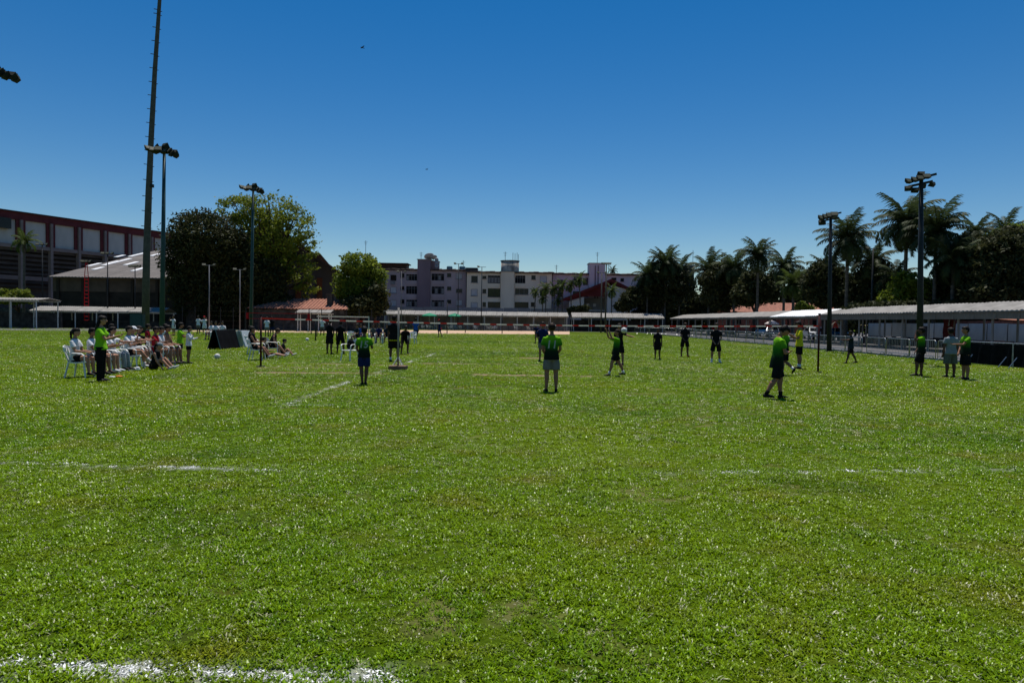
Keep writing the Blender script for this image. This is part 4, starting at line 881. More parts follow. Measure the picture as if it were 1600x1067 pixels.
def lamp_piece():
    mb = MB(); a, b, d = .26, .20, .22
    mb.add([(-a,0,-b),(a,0,-b),(a,0,b),(-a,0,b),(-a*.6,d,-b*.6),(a*.6,d,-b*.6),(a*.6,d,b*.6),(-a*.6,d,b*.6)], [(0,3,2,1),(4,5,6,7),(0,1,5,4),(1,2,6,5),(2,3,7,6),(3,0,4,7)]); return mb
LAMP = lamp_piece().build('floodlight', 'lamp_body'); LAMP.name = 'lamp_source'; lamp_me = LAMP.data; bpy.data.objects.remove(LAMP)
g_ = MB().quad((-.22,-.012,-.16),(.22,-.012,-.16),(.22,-.012,.16),(-.22,-.012,.16)); GL = g_.build('lens', 'lamp_glass'); lens_me = GL.data; bpy.data.objects.remove(GL)
def lamp_post(label, base, h, r, material, lamps, arms, group=None, s=1.0, leanx=0.0):
    rt = thing('floodlight_pole', label, 'light pole', base, 0, group)
    MB().tube([(0,0,0),(leanx*.5,0,h*.5),(leanx,0,h)], [r*1.25, r, r*.7], 12).build('pole', material, rt, True); MB().tube([(0,0,0),(0,0,.05)], r*2.4, 12).build('base_plate', 'dark_steel', rt)
    for (a, b) in arms: MB().bar((a[0]+leanx, a[1], h+a[2]), (b[0]+leanx, b[1], h+b[2]), .1, .1).build('crossarm', 'dark_steel', rt)
    for (x, y, z, pitch, yaw) in lamps:
        q_ = piece(lamp_me, 'floodlight', rt, (x+leanx, y, h+z), (R(pitch), 0, R(yaw)), (s, s, s)); piece(lens_me, 'lens', q_)
    return rt
GP = 'tall green light poles along the left side'
big = [(-1.1,-.3,.35,-50,60),(-.85,.2,.25,-50,80),(-.6,-.5,.2,-45,30),(-.3,.4,.4,-30,170),(-.25,-.5,.25,-40,10),(.1,.5,.3,-35,190),(.15,-.45,.1,-40,-10),(.45,-.4,.12,-40,-30),(.55,.4,.15,-40,200),(.85,.1,-.05,-45,-60),(1.05,-.3,-.2,-45,-70),(.3,-.2,.5,-30,150),(-.5,.1,.5,-30,120),(.75,-.45,-.1,-40,-50)]
ar = [((-1.1,-.3,.3),(1.05,-.3,-.2)), ((-.8,.4,.25),(.6,.4,.1)), ((0,-.5,.15),(0,.5,.25))]
for px, pt, pb, d_, lb in ((254.5, 237, 526, 57, 'green light pole with lamp cluster right of the tall mast'), (393.5, 296, 521, 77, 'green light pole in front of the airy green tree')):
    A = P(px, (pt+pb)/2, d_); T = P(px+2.2, pt, d_); Bs = P(px-1.5, pb, d_); lamp_post(lb, (Bs.x, d_, 0), T.z-.1, .17, 'green_paint', big, ar, GP, 1.25, T.x-Bs.x)
A = P(-13, 118, 40); lamp_post('light pole mostly outside the left picture edge, lamps only showing', (A.x, 40, 0), A.z, .17, 'green_paint', [(a*1.45, b, c, d, e) for a, b, c, d, e in big], [((p[0]*1.45, p[1], p[2]), (q[0]*1.45, q[1], q[2])) for p, q in ar], GP, 1.2)
sm = [(-.62,-.15,-.12,-40,20),(-.35,-.15,-.05,-38,15),(-.12,-.15,.02,-38,5),(.16,-.15,.1,-38,-8),(-.48,.12,-.42,-35,150),(-.2,.1,-.5,-35,170),(.12,.12,-.3,-20,185),(.52,.12,-.22,-40,210),(.05,.15,.22,-30,180)]
ar2 = [((-.65,0,-.15),(.65,0,.2)), ((-.5,.1,-.35),(.55,.1,-.1))]
GR = 'dark light poles along the right side'
for px, pt, pb, d_, lb, sel in ((1296.5, 337, 550, 43.5, 'thin dark light pole on the right with compact lamp cross', sm[:5]), (1438, 279, 570, 30.5, 'thick dark light pole on the right behind the standing boys', sm)):
    T = P(px+1.5, pt, d_); Bs = P(px-1, pb, d_); lamp_post(lb, (Bs.x, d_, 0), T.z, .115 if px > 1400 else .12, 'dark_steel', sel, ar2, GR, .62 if px > 1400 else .85, T.x-Bs.x)
# thin lamp posts far away
def thin_post(label, px, pt, d_, material='galv', lamps=2, r=.07, group='slim lamp posts'):
    T = P(px, pt, d_); rt = thing('lamp_post', label, 'lamp post', (T.x, d_, 0), 0, group); MB().tube([(0,0,0),(0,0,T.z)], [r*1.2, r*.8], 8).build('pole', material, rt, True)
    MB().bar((-.7,0,T.z-.05),(.7,0,T.z-.05), .07, .07).build('crossarm', material, rt)
    for k in range(lamps): q_ = piece(lamp_me, 'floodlight', rt, (-.6+1.2*k/max(1, lamps-1), -.1, T.z+.05), (R(-40), 0, R(25-50*k/max(1, lamps-1))), (.85, .85, .85)); piece(lens_me, 'lens', q_)
    return rt
thin_post('slim grey lamp post before the huge dark tree', 327, 414, 82, 'grey_wall'); thin_post('slim grey lamp post right of the dark tree', 375, 421, 84, 'grey_wall')
thin_post('slim lamp post before the stadium columns', 66, 382, 90, 'dark_steel', 3); thin_post('slim lamp post at the sports hall roof middle', 168, 396, 88, 'dark_steel', 3); thin_post('low lamp post left of the tall mast', 211, 416, 88, 'dark_steel', 4)
thin_post('thin twin lamp post left of the mauve stair tower', 627.5, 424, 116, 'grey_wall', 2); thin_post('thin camera lamp post on the border of mauve and cream flats', 716.5, 412, 118, 'dark_steel', 2); thin_post('lamp post before the left cream windows', 753, 417, 118, 'dark_steel', 1)
thin_post('left one of two tall masts before the red gable', 940.5, 426, 112, 'concrete_pole', 2, .11); thin_post('right one of two tall masts before the red gable', 947.5, 412, 112, 'concrete_pole', 4, .12); thin_post('slim post with wire arm behind the right palms', 1364.5, 388, 66, 'dark_steel', 1, .09, None)
# red and white ladder mast
A = P(135, 430, 91); rt = thing('ladder_mast', 'red ladder mast standing before the sports hall wall', 'mast', (A.x, 91, 0)); T = P(138, 408, 91).z
for s_ in (-1, 1): MB().tube([(s_*.32,0,0),(s_*.24,0,A.z),(s_*.05,0,T)], .05, 6).build('rail', 'net_red', rt)
for k in range(14): z = .5+k*(A.z-.6)/13; MB().tube([(-.31+.005*k,0,z),(.31-.005*k,0,z)], .035, 5).build('rung', 'net_red', rt)
for k in range(3): q_ = piece(lamp_me, 'floodlight', rt, (-.5+.5*k, -.1, T), (R(-40), 0, R(20-20*k)), (.9,.9,.9)); piece(lens_me, 'lens', q_)

# ---- volleyball rope net
L0, R0 = G(407.5, 573), G(1278, 582)
def net_post(label, b, h, r=.035, material='pole_red'):
    rt = thing('net_post', label, 'net post', b); MB().tube([(0,0,0),(0,0,h)], r, 10).build('shaft', material, rt, True); MB().tube([(0,0,0),(0,0,.03)], .14, 14).build('foot_plate', 'dark_steel', rt); MB().tube([(0,0,h),(0,0,h+.03)], r*1.3, 10).build('cap', 'dark_steel', rt); return rt
net_post('slim dark net post beside the middle seated group', L0, 1.72); net_post('slim dark red net post between yellow shirt and walking boy', R0, P(1278, 491, R0.y).z)
zl, zr_ = P(407.5, 497.5, L0.y).z, P(1275, 509.5, R0.y).z
rt = thing('net_tape', 'red and white striped tape stretched across the whole court', 'tape', L0); d = R0-L0; n_ = 34
for i in range(n_):
    f0, f1 = i/n_, (i+1)/n_; a = d*f0+Vector((0,0,zl+(zr_-zl)*f0-.10*math.sin(math.pi*f0))); b = d*f1+Vector((0,0,zl+(zr_-zl)*f1-.10*math.sin(math.pi*f1)))
    s_ = .62 if i % 1 == 0 else .5; mid = a.lerp(b, .62)
    MB().bar(a, mid, .012, .044).build('white_stripe', 'tape_white' if i > 1 else 'tape_red', rt); MB().bar(mid, b, .012, .044).build('red_stripe', 'tape_red', rt)
c_ = G(622, 577); rt = thing('net_stand', 'pale steel net stand on a square wooden base', 'net post', c_)
MB().box((0,0,.06), (.56,.56,.12)).build('base', 'wood', rt)
for k in range(4): a = R(45+90*k); MB().tube([(.22*math.cos(a),.22*math.sin(a),.14),(0,0,.42)], .012, 6).build('brace', 'white_metal', rt)
MB().tube([(0,0,.12),(0,0,2.05)], .032, 10).build('shaft', 'shed_wall', rt, True); MB().tube([(-.5,0,1.92),(.5,0,2.0)], .012, 6).build('hook_arm', 'shed_wall', rt)
# red net court far left
A = G(384, 520); B = G(484, 522); Yn = 72; a = P(384, 488.5, Yn); b = P(484.5, 489, Yn); zt, zb_ = a.z, P(384, 498, Yn).z
rt = thing('volleyball_net', 'dark volleyball net with red edge bands near the far fence', 'net', (a.x, Yn, 0)); W_ = b.x-a.x
for x in (.15, W_-.15): MB().box((x, 0, (zt+zb_)/2), (.26,.02,zt-zb_)).build('end_band', 'net_red', rt)
MB().box((W_/2,-.02,zt-.03),(W_,.02,.06)).build('top_band','net_red',rt); MB().box((W_/2,-.02,zb_+.03),(W_,.02,.05)).build('bottom_band','net_red',rt)
mb = MB(); [mb.box((x,0,(zt+zb_)/2),(.012,.01,zt-zb_)) for x in np.arange(.4,W_-.3,.15)]; [mb.box((W_/2,0,z),(W_-.6,.01,.012)) for z in np.arange(zb_+.1,zt-.05,.12)]; tag(mb.build('netting', 'dark_steel', rt), kind='stuff')
for x in (-.1, W_+.1): MB().tube([(x,.1,0),(x,.1,zt+.1)], .05, 8).build('post', 'dark_steel', rt)
a = P(495, 494.5, 62); b = P(576, 495.5, 62); rt = thing('net_tape', 'short pale pink net tape behind the boys in black', 'tape', (a.x, 62, 0)); W_ = b.x-a.x
MB().box((W_/2,0,a.z),(W_,.02,.11)).build('tape_band','tape_white',rt); MB().box((W_/2,-.015,a.z-.05),(W_,.01,.03)).build('red_edge','tape_red',rt)
MB().tube([(.0,.08,0),(.0,.08,a.z+.08)], .045, 8).build('post','dark_steel',rt); MB().tube([(W_,.08,0),(W_,.08,a.z+.08)], .045, 8).build('post','white_metal',rt)
net_post('thin dark post in the middle distance beside the far ball', G(493, 532.5), 1.7, .05, 'dark_steel')
for px, pb, h_, lb in ((784.5, 521, 2.6, 'thin dark training post left on the far sand'), (727, 520, 1.6, 'short dark stake on the far sand edge'), (698.5, 521, 4.0, 'tall thin dark pole at the far sand edge')):
    net_post(lb, G(px, pb), h_, .06, 'dark_steel')
for lb, px, py, r_ in (('white volleyball lying on grass behind middle group', 480, 533, .125), ('pale worn ball on the grass near the left lamp pole', 339.5, 561, .11)):
    b = G(px, py); rt = thing('volleyball', lb, 'ball', (b.x, b.y, r_)); MB().ell((0,0,0),(r_,)*3,16,10).build('shell','ball',rt,True)
    for k in range(3): MB().tube([(math.cos(t)*r_*1.005*math.cos(k*1.05), math.sin(t)*r_*1.005, math.cos(t)*r_*1.005*math.sin(k*1.05)) for t in np.linspace(0,6.1832,20)], .004, 4).build('seam','c_grey',rt)
b = P(975, 516, 24.5); rt = thing('volleyball', 'white volleyball in the air beside the jumping boy', 'ball', b); MB().ell((0,0,0),(.105,)*3,16,10).build('shell','ball',rt,True)
for k in range(3): MB().tube([(math.cos(t)*.1055*math.cos(k*1.05), math.sin(t)*.1055, math.cos(t)*.1055*math.sin(k*1.05)) for t in np.linspace(0,6.1832,20)], .004, 4).build('seam','c_grey',rt)

# ---- A-frame boards
def aframe(label, pl, pr, material, h, span, name='a_frame_board'):
    a, b = G(*pl), G(*pr); d = b-a; ln = d.length; rt = thing(name, label, 'board', a, math.atan2(d.y, d.x))
    for s_ in (-1, 1):
        rot = Matrix.Rotation(R(s_*14), 3, 'X'); MB().box((ln/2, s_*span/2, h/2), (ln, .03, h), 0, rot).build('panel', material, rt)
        for x in (.03, ln-.03): MB().bar((x, s_*(span/2+h*.13+.03), 0), (x, s_*.05, h+.02), .04, .04).build('frame_leg', 'green_paint' if material == 'black_cloth' else 'galv', rt)
    MB().bar((0,0,h+.01),(ln,0,h+.01), .05, .03).build('ridge_bar', 'dark_steel', rt); return rt
aframe('black cloth A-frame board standing on the grass', (334, 546), (366, 543), 'black_cloth', .98, .35)
aframe('white and pale blue A-frame banner beside the black board', (373, 542), (389, 541), 'banner_white', .92, .5)
# small litter by the woman
b = G(186, 590); rt = thing('snack_bag', 'crumpled orange and white snack wrapper on the grass', 'litter', b); MB().ell((0,0,.03),(.10,.07,.035),10,6).build('orange_end','orange',rt); MB().ell((-.17,0,.02),(.1,.05,.022),8,5).build('white_end','c_white',rt)

# ---- crowd barriers on the right
def barrier_proto():
    rt = thing('crowd_barrier', 'x', 'barrier', (0,0,0)); w_, h = 2.2, 1.0; r_ = .02
    MB().tube([(0,0,.12),(0,0,h-.12),(.035,0,h-.035),(.12,0,h),(w_-.12,0,h),(w_-.035,0,h-.035),(w_,0,h-.12),(w_,0,.12)], r_, 8, side=(0,1,0)).build('frame','galv',rt,True); MB().tube([(0,0,.2),(w_,0,.2)], r_*.9, 6).build('bottom_rail','galv',rt)
    for i in range(1, 15): MB().tube([(w_*i/15,0,.2),(w_*i/15,0,h)], .007, 5).build('bar','galv',rt)
    for x in (.35, w_-.35): MB().tube([(x,-.32,0),(x,-.2,.08),(x,0,.2),(x,.2,.08),(x,.32,0)], .016, 6, side=(1,0,0)).build('foot','galv',rt)
    return rt
bp0 = barrier_proto(); nb = 22; BG = 'steel crowd barriers along the right walkway'
names = ['nearest steel barrier, beside the black cloth fence', 'second steel barrier from the black cloth fence', 'third steel barrier from the black cloth fence', 'fourth steel barrier from the black fence, behind walking boy', 'fifth steel barrier from the black cloth fence', 'sixth steel barrier from the black cloth fence', 'seventh steel barrier from the black cloth fence']
ORD = ['eighth','ninth','tenth','eleventh','twelfth','thirteenth','fourteenth','fifteenth','sixteenth','seventeenth','eighteenth','nineteenth','twentieth','twenty-first','twenty-second']
def bar_label(i): return names[i] if i < len(names) else ORD[i-7]+' steel barrier from the black cloth fence'
y = 31.4
for i in range(nb):
    x = 20.95+random.uniform(-.12, .12); rz_ = R(90)+random.uniform(-.05, .05)
    if i == 0: bp0.location = (x, y, 0); bp0.rotation_euler = (0,0,rz_); bp0['label'] = bar_label(0); bp0['group'] = BG
    else: copy_tree(bp0, (x, y, 0), rz_, bar_label(i), BG)
    y += 2.32
for k, (lb, px) in enumerate((('leftmost steel barrier at the far end of the walkway', 992), ('second steel barrier at the far end of the walkway', 1012), ('third steel barrier at the far end of the walkway', 1032), ('fourth steel barrier at the far end of the walkway', 1052))):
    copy_tree(bp0, (P(px, 510, 103-k*2).x, 103-k*3, 0), R(-10), lb, BG)
# black cloth covered barriers
cb = None; CG = 'black cloth covered barriers at the right'
for i, (y0, lb) in enumerate(((30.9, 'black cloth covered barrier beside the steel barriers'), (28.2, 'black cloth covered barrier behind the boy pointing left'), (25.5, 'black cloth covered barrier at the right picture edge'))):
    rt = thing('covered_barrier', lb, 'barrier', (20.75, y0, 0), R(-90), CG); w_ = 2.6
    mb = MB(); nn = 16
    for k in range(nn):
        x0, x1 = w_*k/nn, w_*(k+1)/nn; f = lambda x: .035*math.sin(x*7+i)+.02*math.sin(x*17); s0, s1 = .05*math.sin(math.pi*x0/w_), .05*math.sin(math.pi*x1/w_)
        mb.quad((x0,f(x0)-.03,.06),(x1,f(x1)-.03,.06),(x1,-.03,.98-s1),(x0,-.03,.98-s0)); mb.quad((x1,f(x1)+.02,.06),(x0,f(x0)+.02,.06),(x0,.03,.98-s0),(x1,.03,.98-s1)); mb.quad((x0,-.03,.98-s0),(x1,-.03,.98-s1),(x1,.03,.98-s1),(x0,.03,.98-s0))
    mb.build('cloth', 'black_cloth', rt); MB().tube([(-.02,0,0),(-.02,0,1.02),(w_+.02,0,1.02),(w_+.02,0,0)], .022, 8, side=(0,1,0)).build('frame','galv',rt)
    for x in (.25, w_-.25): MB().tube([(x,.45,0),(x,.02,.6)], .018, 6).build('strut','galv',rt); MB().tube([(x,-.4,0),(x,-.05,.45)], .018, 6).build('strut','galv',rt)

# ---- far mesh fences
def mesh_fence(label, a, b, h, npanel, tall=None, panels=True):
    a = Vector((a.x, a.y, 0)); b = Vector((b.x, b.y, 0)); d = b-a; ln = d.length; rt = thing('mesh_fence', label, 'fence', a, math.atan2(d.y, d.x)); w_ = ln/npanel
    p0 = MB().box((w_/2,0,h/2+.05),(w_-.06,.01,h)).build('mesh_panel','wire_mesh',rt) if panels else None; q0 = MB().tube([(0,0,0),(0,0,tall or h+.15)], .05, 6).build('post','dark_steel',rt)
    for i in range(1, npanel+1):
        if i < npanel and p0: piece(p0,'mesh_panel',rt,(w_*i,0,0))
        piece(q0,'post',rt,(w_*i,0,0))
    [MB().tube([(0,0,z),(ln,0,z)], .02 if panels else .006, 5).build('wire','dark_steel',rt) for z in ((h+.08,) if panels else (.6,1.2,1.8,2.4))]; return rt
mesh_fence('low wire mesh fence behind the far sand strip', P(300, 510, 113), P(892, 517, 115), 1.05, 30)
mesh_fence('high wire fence posts before the tiled house', P(285, 510, 84), P(600, 510, 85), 2.3, 16, 2.9, False)

# ---- parasols
def parasol(label, px, py, d_, mats_, r_, h, group):
    C_ = P(px, py, d_); rt = thing('parasol', label, 'parasol', (C_.x, d_, 0), 0, group); MB().tube([(0,0,0),(0,0,h)], .025, 8).build('pole','white_metal',rt); MB().tube([(0,0,0),(0,0,.1)], .25, 12).build('base','dark_low',rt)
    for k in range(8):
        a0, a1 = R(45*k), R(45*(k+1)); am = (a0+a1)/2; t = Vector((0,0,h+.05)); f = lambda a, q, z: Vector((math.cos(a)*r_*q, math.sin(a)*r_*q, h+z))
        mb = MB().add([t, f(a0,.55,-.13), f(a1,.55,-.13), f(a0,1,-.42), f(am,.96,-.40), f(a1,1,-.42), f(a0,1,-.55), f(am,.96,-.52), f(a1,1,-.55)], [(0,1,2),(1,3,4),(1,4,2),(2,4,5),(3,6,7,4),(4,7,8,5)]); mb.build('canopy_panel', mats_[k % len(mats_)], rt)
    return rt
GPa = 'green parasols at the far fence'
parasol('left one of the two green parasols', 671, 491, 116, ['parasol_green'], 1.35, P(671, 489.5, 116).z, GPa); parasol('right one of the two green parasols', 710.5, 492, 117, ['parasol_green'], 1.15, P(710.5, 490, 117).z, GPa)
parasol('pale pink parasol behind the right walkway', 1206, 503, 90, ['parasol_pale'], .95, P(1206, 501, 90).z, None); parasol('red and white parasol between net post and lamp pole', 1305, 506, 66, ['parasol_pale','parasol_red'], .62, P(1305, 503.5, 66).z, None)

# ---- white plastic chairs
def chair_proto():
    rt = thing('plastic_chair', 'x', 'chair', (0,0,0))
    MB().add([(-.22,-.2,.43),(.22,-.2,.43),(.23,.0,.415),(-.23,.0,.415),(.22,.23,.44),(-.22,.23,.44),(.22,.25,.41),(-.22,.25,.41),(-.22,-.2,.40),(.22,-.2,.40),(.23,0,.385),(-.23,0,.385)], [(0,1,2,3),(3,2,4,5),(5,4,6,7),(8,11,10,9),(11,7,6,10),(1,9,10,2),(2,10,6,4),(0,3,11,8),(3,5,7,11),(0,8,9,1)]).build('seat','white_plastic',rt)
    mb = MB(); arc = [(-.24,-.14),(-.21,-.22),(-.1,-.27),(0,-.285),(.1,-.27),(.21,-.22),(.24,-.14)]
    for i in range(6):
        (xa, ya), (xb, yb) = arc[i], arc[i+1]; ta, tb = .80+.06*(1-abs(i-3)/3), .80+.06*(1-abs(i+1-3)/3)
        mb.add([(xa,ya-.08,ta-.12),(xb,yb-.08,tb-.12),(xb,yb-.09,tb),(xa,ya-.09,ta),(xa,ya-.10,ta-.12),(xb,yb-.10,tb-.12),(xb,yb-.11,tb),(xa,ya-.11,ta)], [(0,1,2,3),(7,6,5,4),(3,2,6,7),(0,4,5,1)])
        mb.bar((xa*.9,ya*.9,.43),(xa,ya-.085,ta-.06),.045,.015)
    mb.bar((.24*.9,-.14*.9,.43),(.24,-.225,.75),.045,.015); mb.build('backrest','white_plastic',rt)
    for s_ in (-1,1): MB().tube([(s_*.235,-.22,.66),(s_*.27,-.05,.66),(s_*.27,.16,.65),(s_*.255,.22,.60),(s_*.235,.22,.42)], [(.03,.012)]*5, 6, side=(1,0,0)).build('armrest','white_plastic',rt)
    for sx_, sy_ in ((-1,-1),(1,-1),(-1,1),(1,1)): MB().tube([(sx_*.2,sy_*.19,.41),(sx_*.25,sy_*.25 if sy_ > 0 else -.27,0)], [(.035,.022),(.026,.018)], 6).build('leg','white_plastic',rt)
    return rt
CH = chair_proto(); CH_used = [False]
def chair(loc, rz_, label, group='white plastic chairs'):
    if not CH_used[0]:
        CH_used[0] = True; CH.location = loc; CH.rotation_euler = (0,0,rz_); CH['label'] = label; CH['group'] = group; return CH
    return copy_tree(CH, loc, rz_, label, group)
chair(G(546.5, 563.5), R(150), 'white plastic chair with a dark bag behind number 15 player')
b = G(552, 562); rt = thing('backpack', 'dark rounded backpack sitting on a white plastic chair', 'bag', (G(546.5,563.5).x+.0, G(546.5,563.5).y, .445), R(150)); MB().ell((0,-.05,.2),(.17,.11,.22),14,9).build('bag_body','c_black',rt,True); MB().ell((0,.06,.13),(.12,.05,.12),10,6).build('front_pocket','c_black',rt,True); MB().tube([(-.06,-.1,.40),(0,-.1,.47),(.06,-.1,.40)],.012,6).build('handle','c_black',rt)
chair(G(644, 537), R(170), 'empty white plastic chair right of the leaning boy'); chair(G(549, 537.5), R(200), 'white plastic chair of the leftmost far seated player'); 
for k, px in enumerate((652, 659, 667, 675, 698, 704, 712, 718, 762, 768, 774, 742, 806, 826)):
    chair((P(px, 516, 117).x, 117+(k % 3)*.8, 0), R(180+37*(k % 5)), ['leftmost','second','third','rightmost','leftmost','second','third','rightmost','second','third','fourth','first','fifth','sixth'][k]+[' white plastic chair under the left green parasol', ' white plastic chair under the right green parasol', ' white plastic chair from left on the terrace right of parasols'][0 if px < 690 else 1 if px < 730 else 2], ['far chairs under left parasol', 'far chairs under right parasol', 'far terrace chairs'][0 if px < 690 else 1 if px < 730 else 2])
rt = thing('patio_table', 'white plastic table among the chairs under left parasol', 'table', (P(671,516,116).x+.8, 116.6, 0)); MB().tube([(0,0,.70),(0,0,.73)], .5, 16).build('table_top','white_plastic',rt); [MB().tube([(.3*a,.3*b,0),(.25*a,.25*b,.7)], .03, 6).build('leg','white_plastic',rt) for a in (-1,1) for b in (-1,1)]
rt = thing('patio_table', 'white plastic table among the chairs under right parasol', 'table', (P(706,516,117).x, 116.5, 0)); MB().tube([(0,0,.70),(0,0,.73)], .5, 16).build('table_top','white_plastic',rt); [MB().tube([(.3*a,.3*b,0),(.25*a,.25*b,.7)], .03, 6).build('leg','white_plastic',rt) for a in (-1,1) for b in (-1,1)]

# ---- parked cars behind the right walkway
def car(label, x, y, rz_, paint):
    rt = thing('parked_car', label, 'car', (x, y, 0), rz_, 'cars parked behind the walkway'); prof = [(-2.0,.35),(-2.02,.62),(-1.9,.85),(-1.1,.95),(-.55,1.42),(.75,1.45),(1.5,.98),(1.95,.92),(2.05,.6),(2.02,.35)]
    mb = MB(); w_ = .82; k = len(prof); tw_ = lambda z: w_-(.16 if z > 1.2 else 0)
    vs_ = [(a, tw_(z), z) for a, z in prof]+[(a, -tw_(z), z) for a, z in prof]; fs_ = [tuple(range(k)), tuple(range(2*k-1, k-1, -1))]+[(i, i+k, (i+1) % k+k, (i+1) % k) for i in range(k)]; mb.add(vs_, fs_); mb.build('body', paint, rt)
    MB().add([(-1.05,-.68,.98),(-1.05,.68,.98),(-.6,.6,1.38),(-.6,-.6,1.38)],[(3,2,1,0)]).build('windscreen','glass',rt).location = (-.03,0,.02); MB().add([(1.42,-.68,1.02),(1.42,.68,1.02),(.82,.6,1.40),(.82,-.6,1.40)],[(0,1,2,3)]).build('rear_window','glass',rt).location = (.03,0,.02)
    for s_ in (-1,1):
        MB().add([(-.95,s_*.80,.98),(1.3,s_*.80,1.0),(.75,s_*.675,1.40),(-.52,s_*.675,1.38)],[(0,1,2,3) if s_ < 0 else (3,2,1,0)]).build('side_window','glass',rt).location = (0,s_*.02,0)
        for xw in (-1.3,1.3): wh = MB().tube([(xw,s_*.66,.32),(xw,s_*.84,.32)], .32, 16).build('wheel','tyre',rt); MB().tube([(xw,s_*.835,.32),(xw,s_*.85,.32)], .19, 12).build('rim','galv',wh)
        MB().ell((-2.0,s_*.6,.68),(.06,.16,.08),10,6).build('headlight','lamp_glass',rt); MB().ell((2.0,s_*.62,.72),(.06,.14,.09),10,6).build('tail_light','net_red',rt)
for px, d_, paint, lb, an in ((1194, 96, 'car_white', 'white parked car left of the pink parasol', 60), (1207, 92, 'car_silver', 'silver parked car below the pink parasol', 70), (1272, 80, 'car_white', 'white parked car right of the yellow shirt', 80), (1287, 78, 'car_silver', 'silver parked car beside the thin lamp pole', 80), (1307, 77, 'car_blue', 'dark blue parked car right of the thin lamp pole', 85)):
    car(lb, P(px, 512, d_).x, d_, R(an), paint)
# ---- birds
for px, py, d_, lb in ((566, 75, 60, 'dark bird gliding high in the sky above centre'), (666.5, 265, 95, 'small dark bird low in the sky')):
    c_ = P(px, py, d_); rt = thing('bird', lb, 'bird', c_, R(40)); MB().tube([(-.16,0,0),(-.05,0,.01),(.1,0,0),(.22,0,0)], [.02,.05,.035,.02], 8).build('body','bird',rt,True)
    for s_ in (-1,1): MB().add([(-.06,s_*.03,.02),(.06,s_*.03,.02),(.08,s_*.2,.09),(-.02,s_*.22,.10),(.10,s_*.42,.04)],[(0,1,2,3),(3,2,4)]).build('wing','bird',rt)
# ================================================================ PEOPLE
def mirror(v): return (-v[0], v[1], v[2])
ARM = dict(down=((.14,.0,-1),(.04,.16,-1)), clasp=((.16,.12,-1),(-.45,.5,-.7)), folded=((.2,.28,-1),(-.85,.55,.12)), reach=((.1,1,-.35),(-.1,1,.05)), volley=((.2,.95,.2),(-.15,.45,.9)),
           knees=((.1,.55,-.8),(-.05,.75,-.65)), lap=((.12,.4,-1),(-.3,1,-.12)), hip=((.55,-.25,-.8),(-.7,.35,-.5)), phone=((.14,.35,-1),(-.25,.85,.55)), head=((.5,.55,-.2),(-.45,-.05,.9)), out=((.9,.3,-.45),(.9,.35,-.1)),
           point=((.15,.75,-.75),(-.05,1,.02)), clap=((.12,.6,-.85),(-.35,1,.35)), chin=((.12,.45,-.9),(-.25,.35,.95)), prop=((.3,-.5,-.8),(.1,-.25,-1)), arch=((.25,-.15,-1),(-.05,.55,-.8)))
LEG = dict(stand=((.05,.0,-1),(.02,-.03,-1)), wide=((.14,.02,-1),(.05,-.03,-1)), fwd=((.03,.34,-1),(.0,.02,-1)), back=((.03,-.16,-1),(.0,-.62,-1)), lift=((.03,.05,-1),(.0,-1.1,-.8)), stride=((.02,.42,-1),(0,.25,-1)), trail=((.02,-.42,-1),(0,-.5,-1)),
           sit=((.1,1,-.06),(.02,.08,-1)), sit_out=((.1,1,-.16),(.03,.62,-.82)), cross=((-.05,1,.10),(-.35,.55,-.8)), floor=((.12,.78,.62),(.0,.68,-.74)), flat=((.1,1,.12),(.0,1,-.16)), crouch=((.15,.5,-.85),(.05,-.28,-1)), turn=((-.03,.03,-1),(-.08,-.08,-1)))
def nrm(v): return Vector(v).normalized()
TXT = []
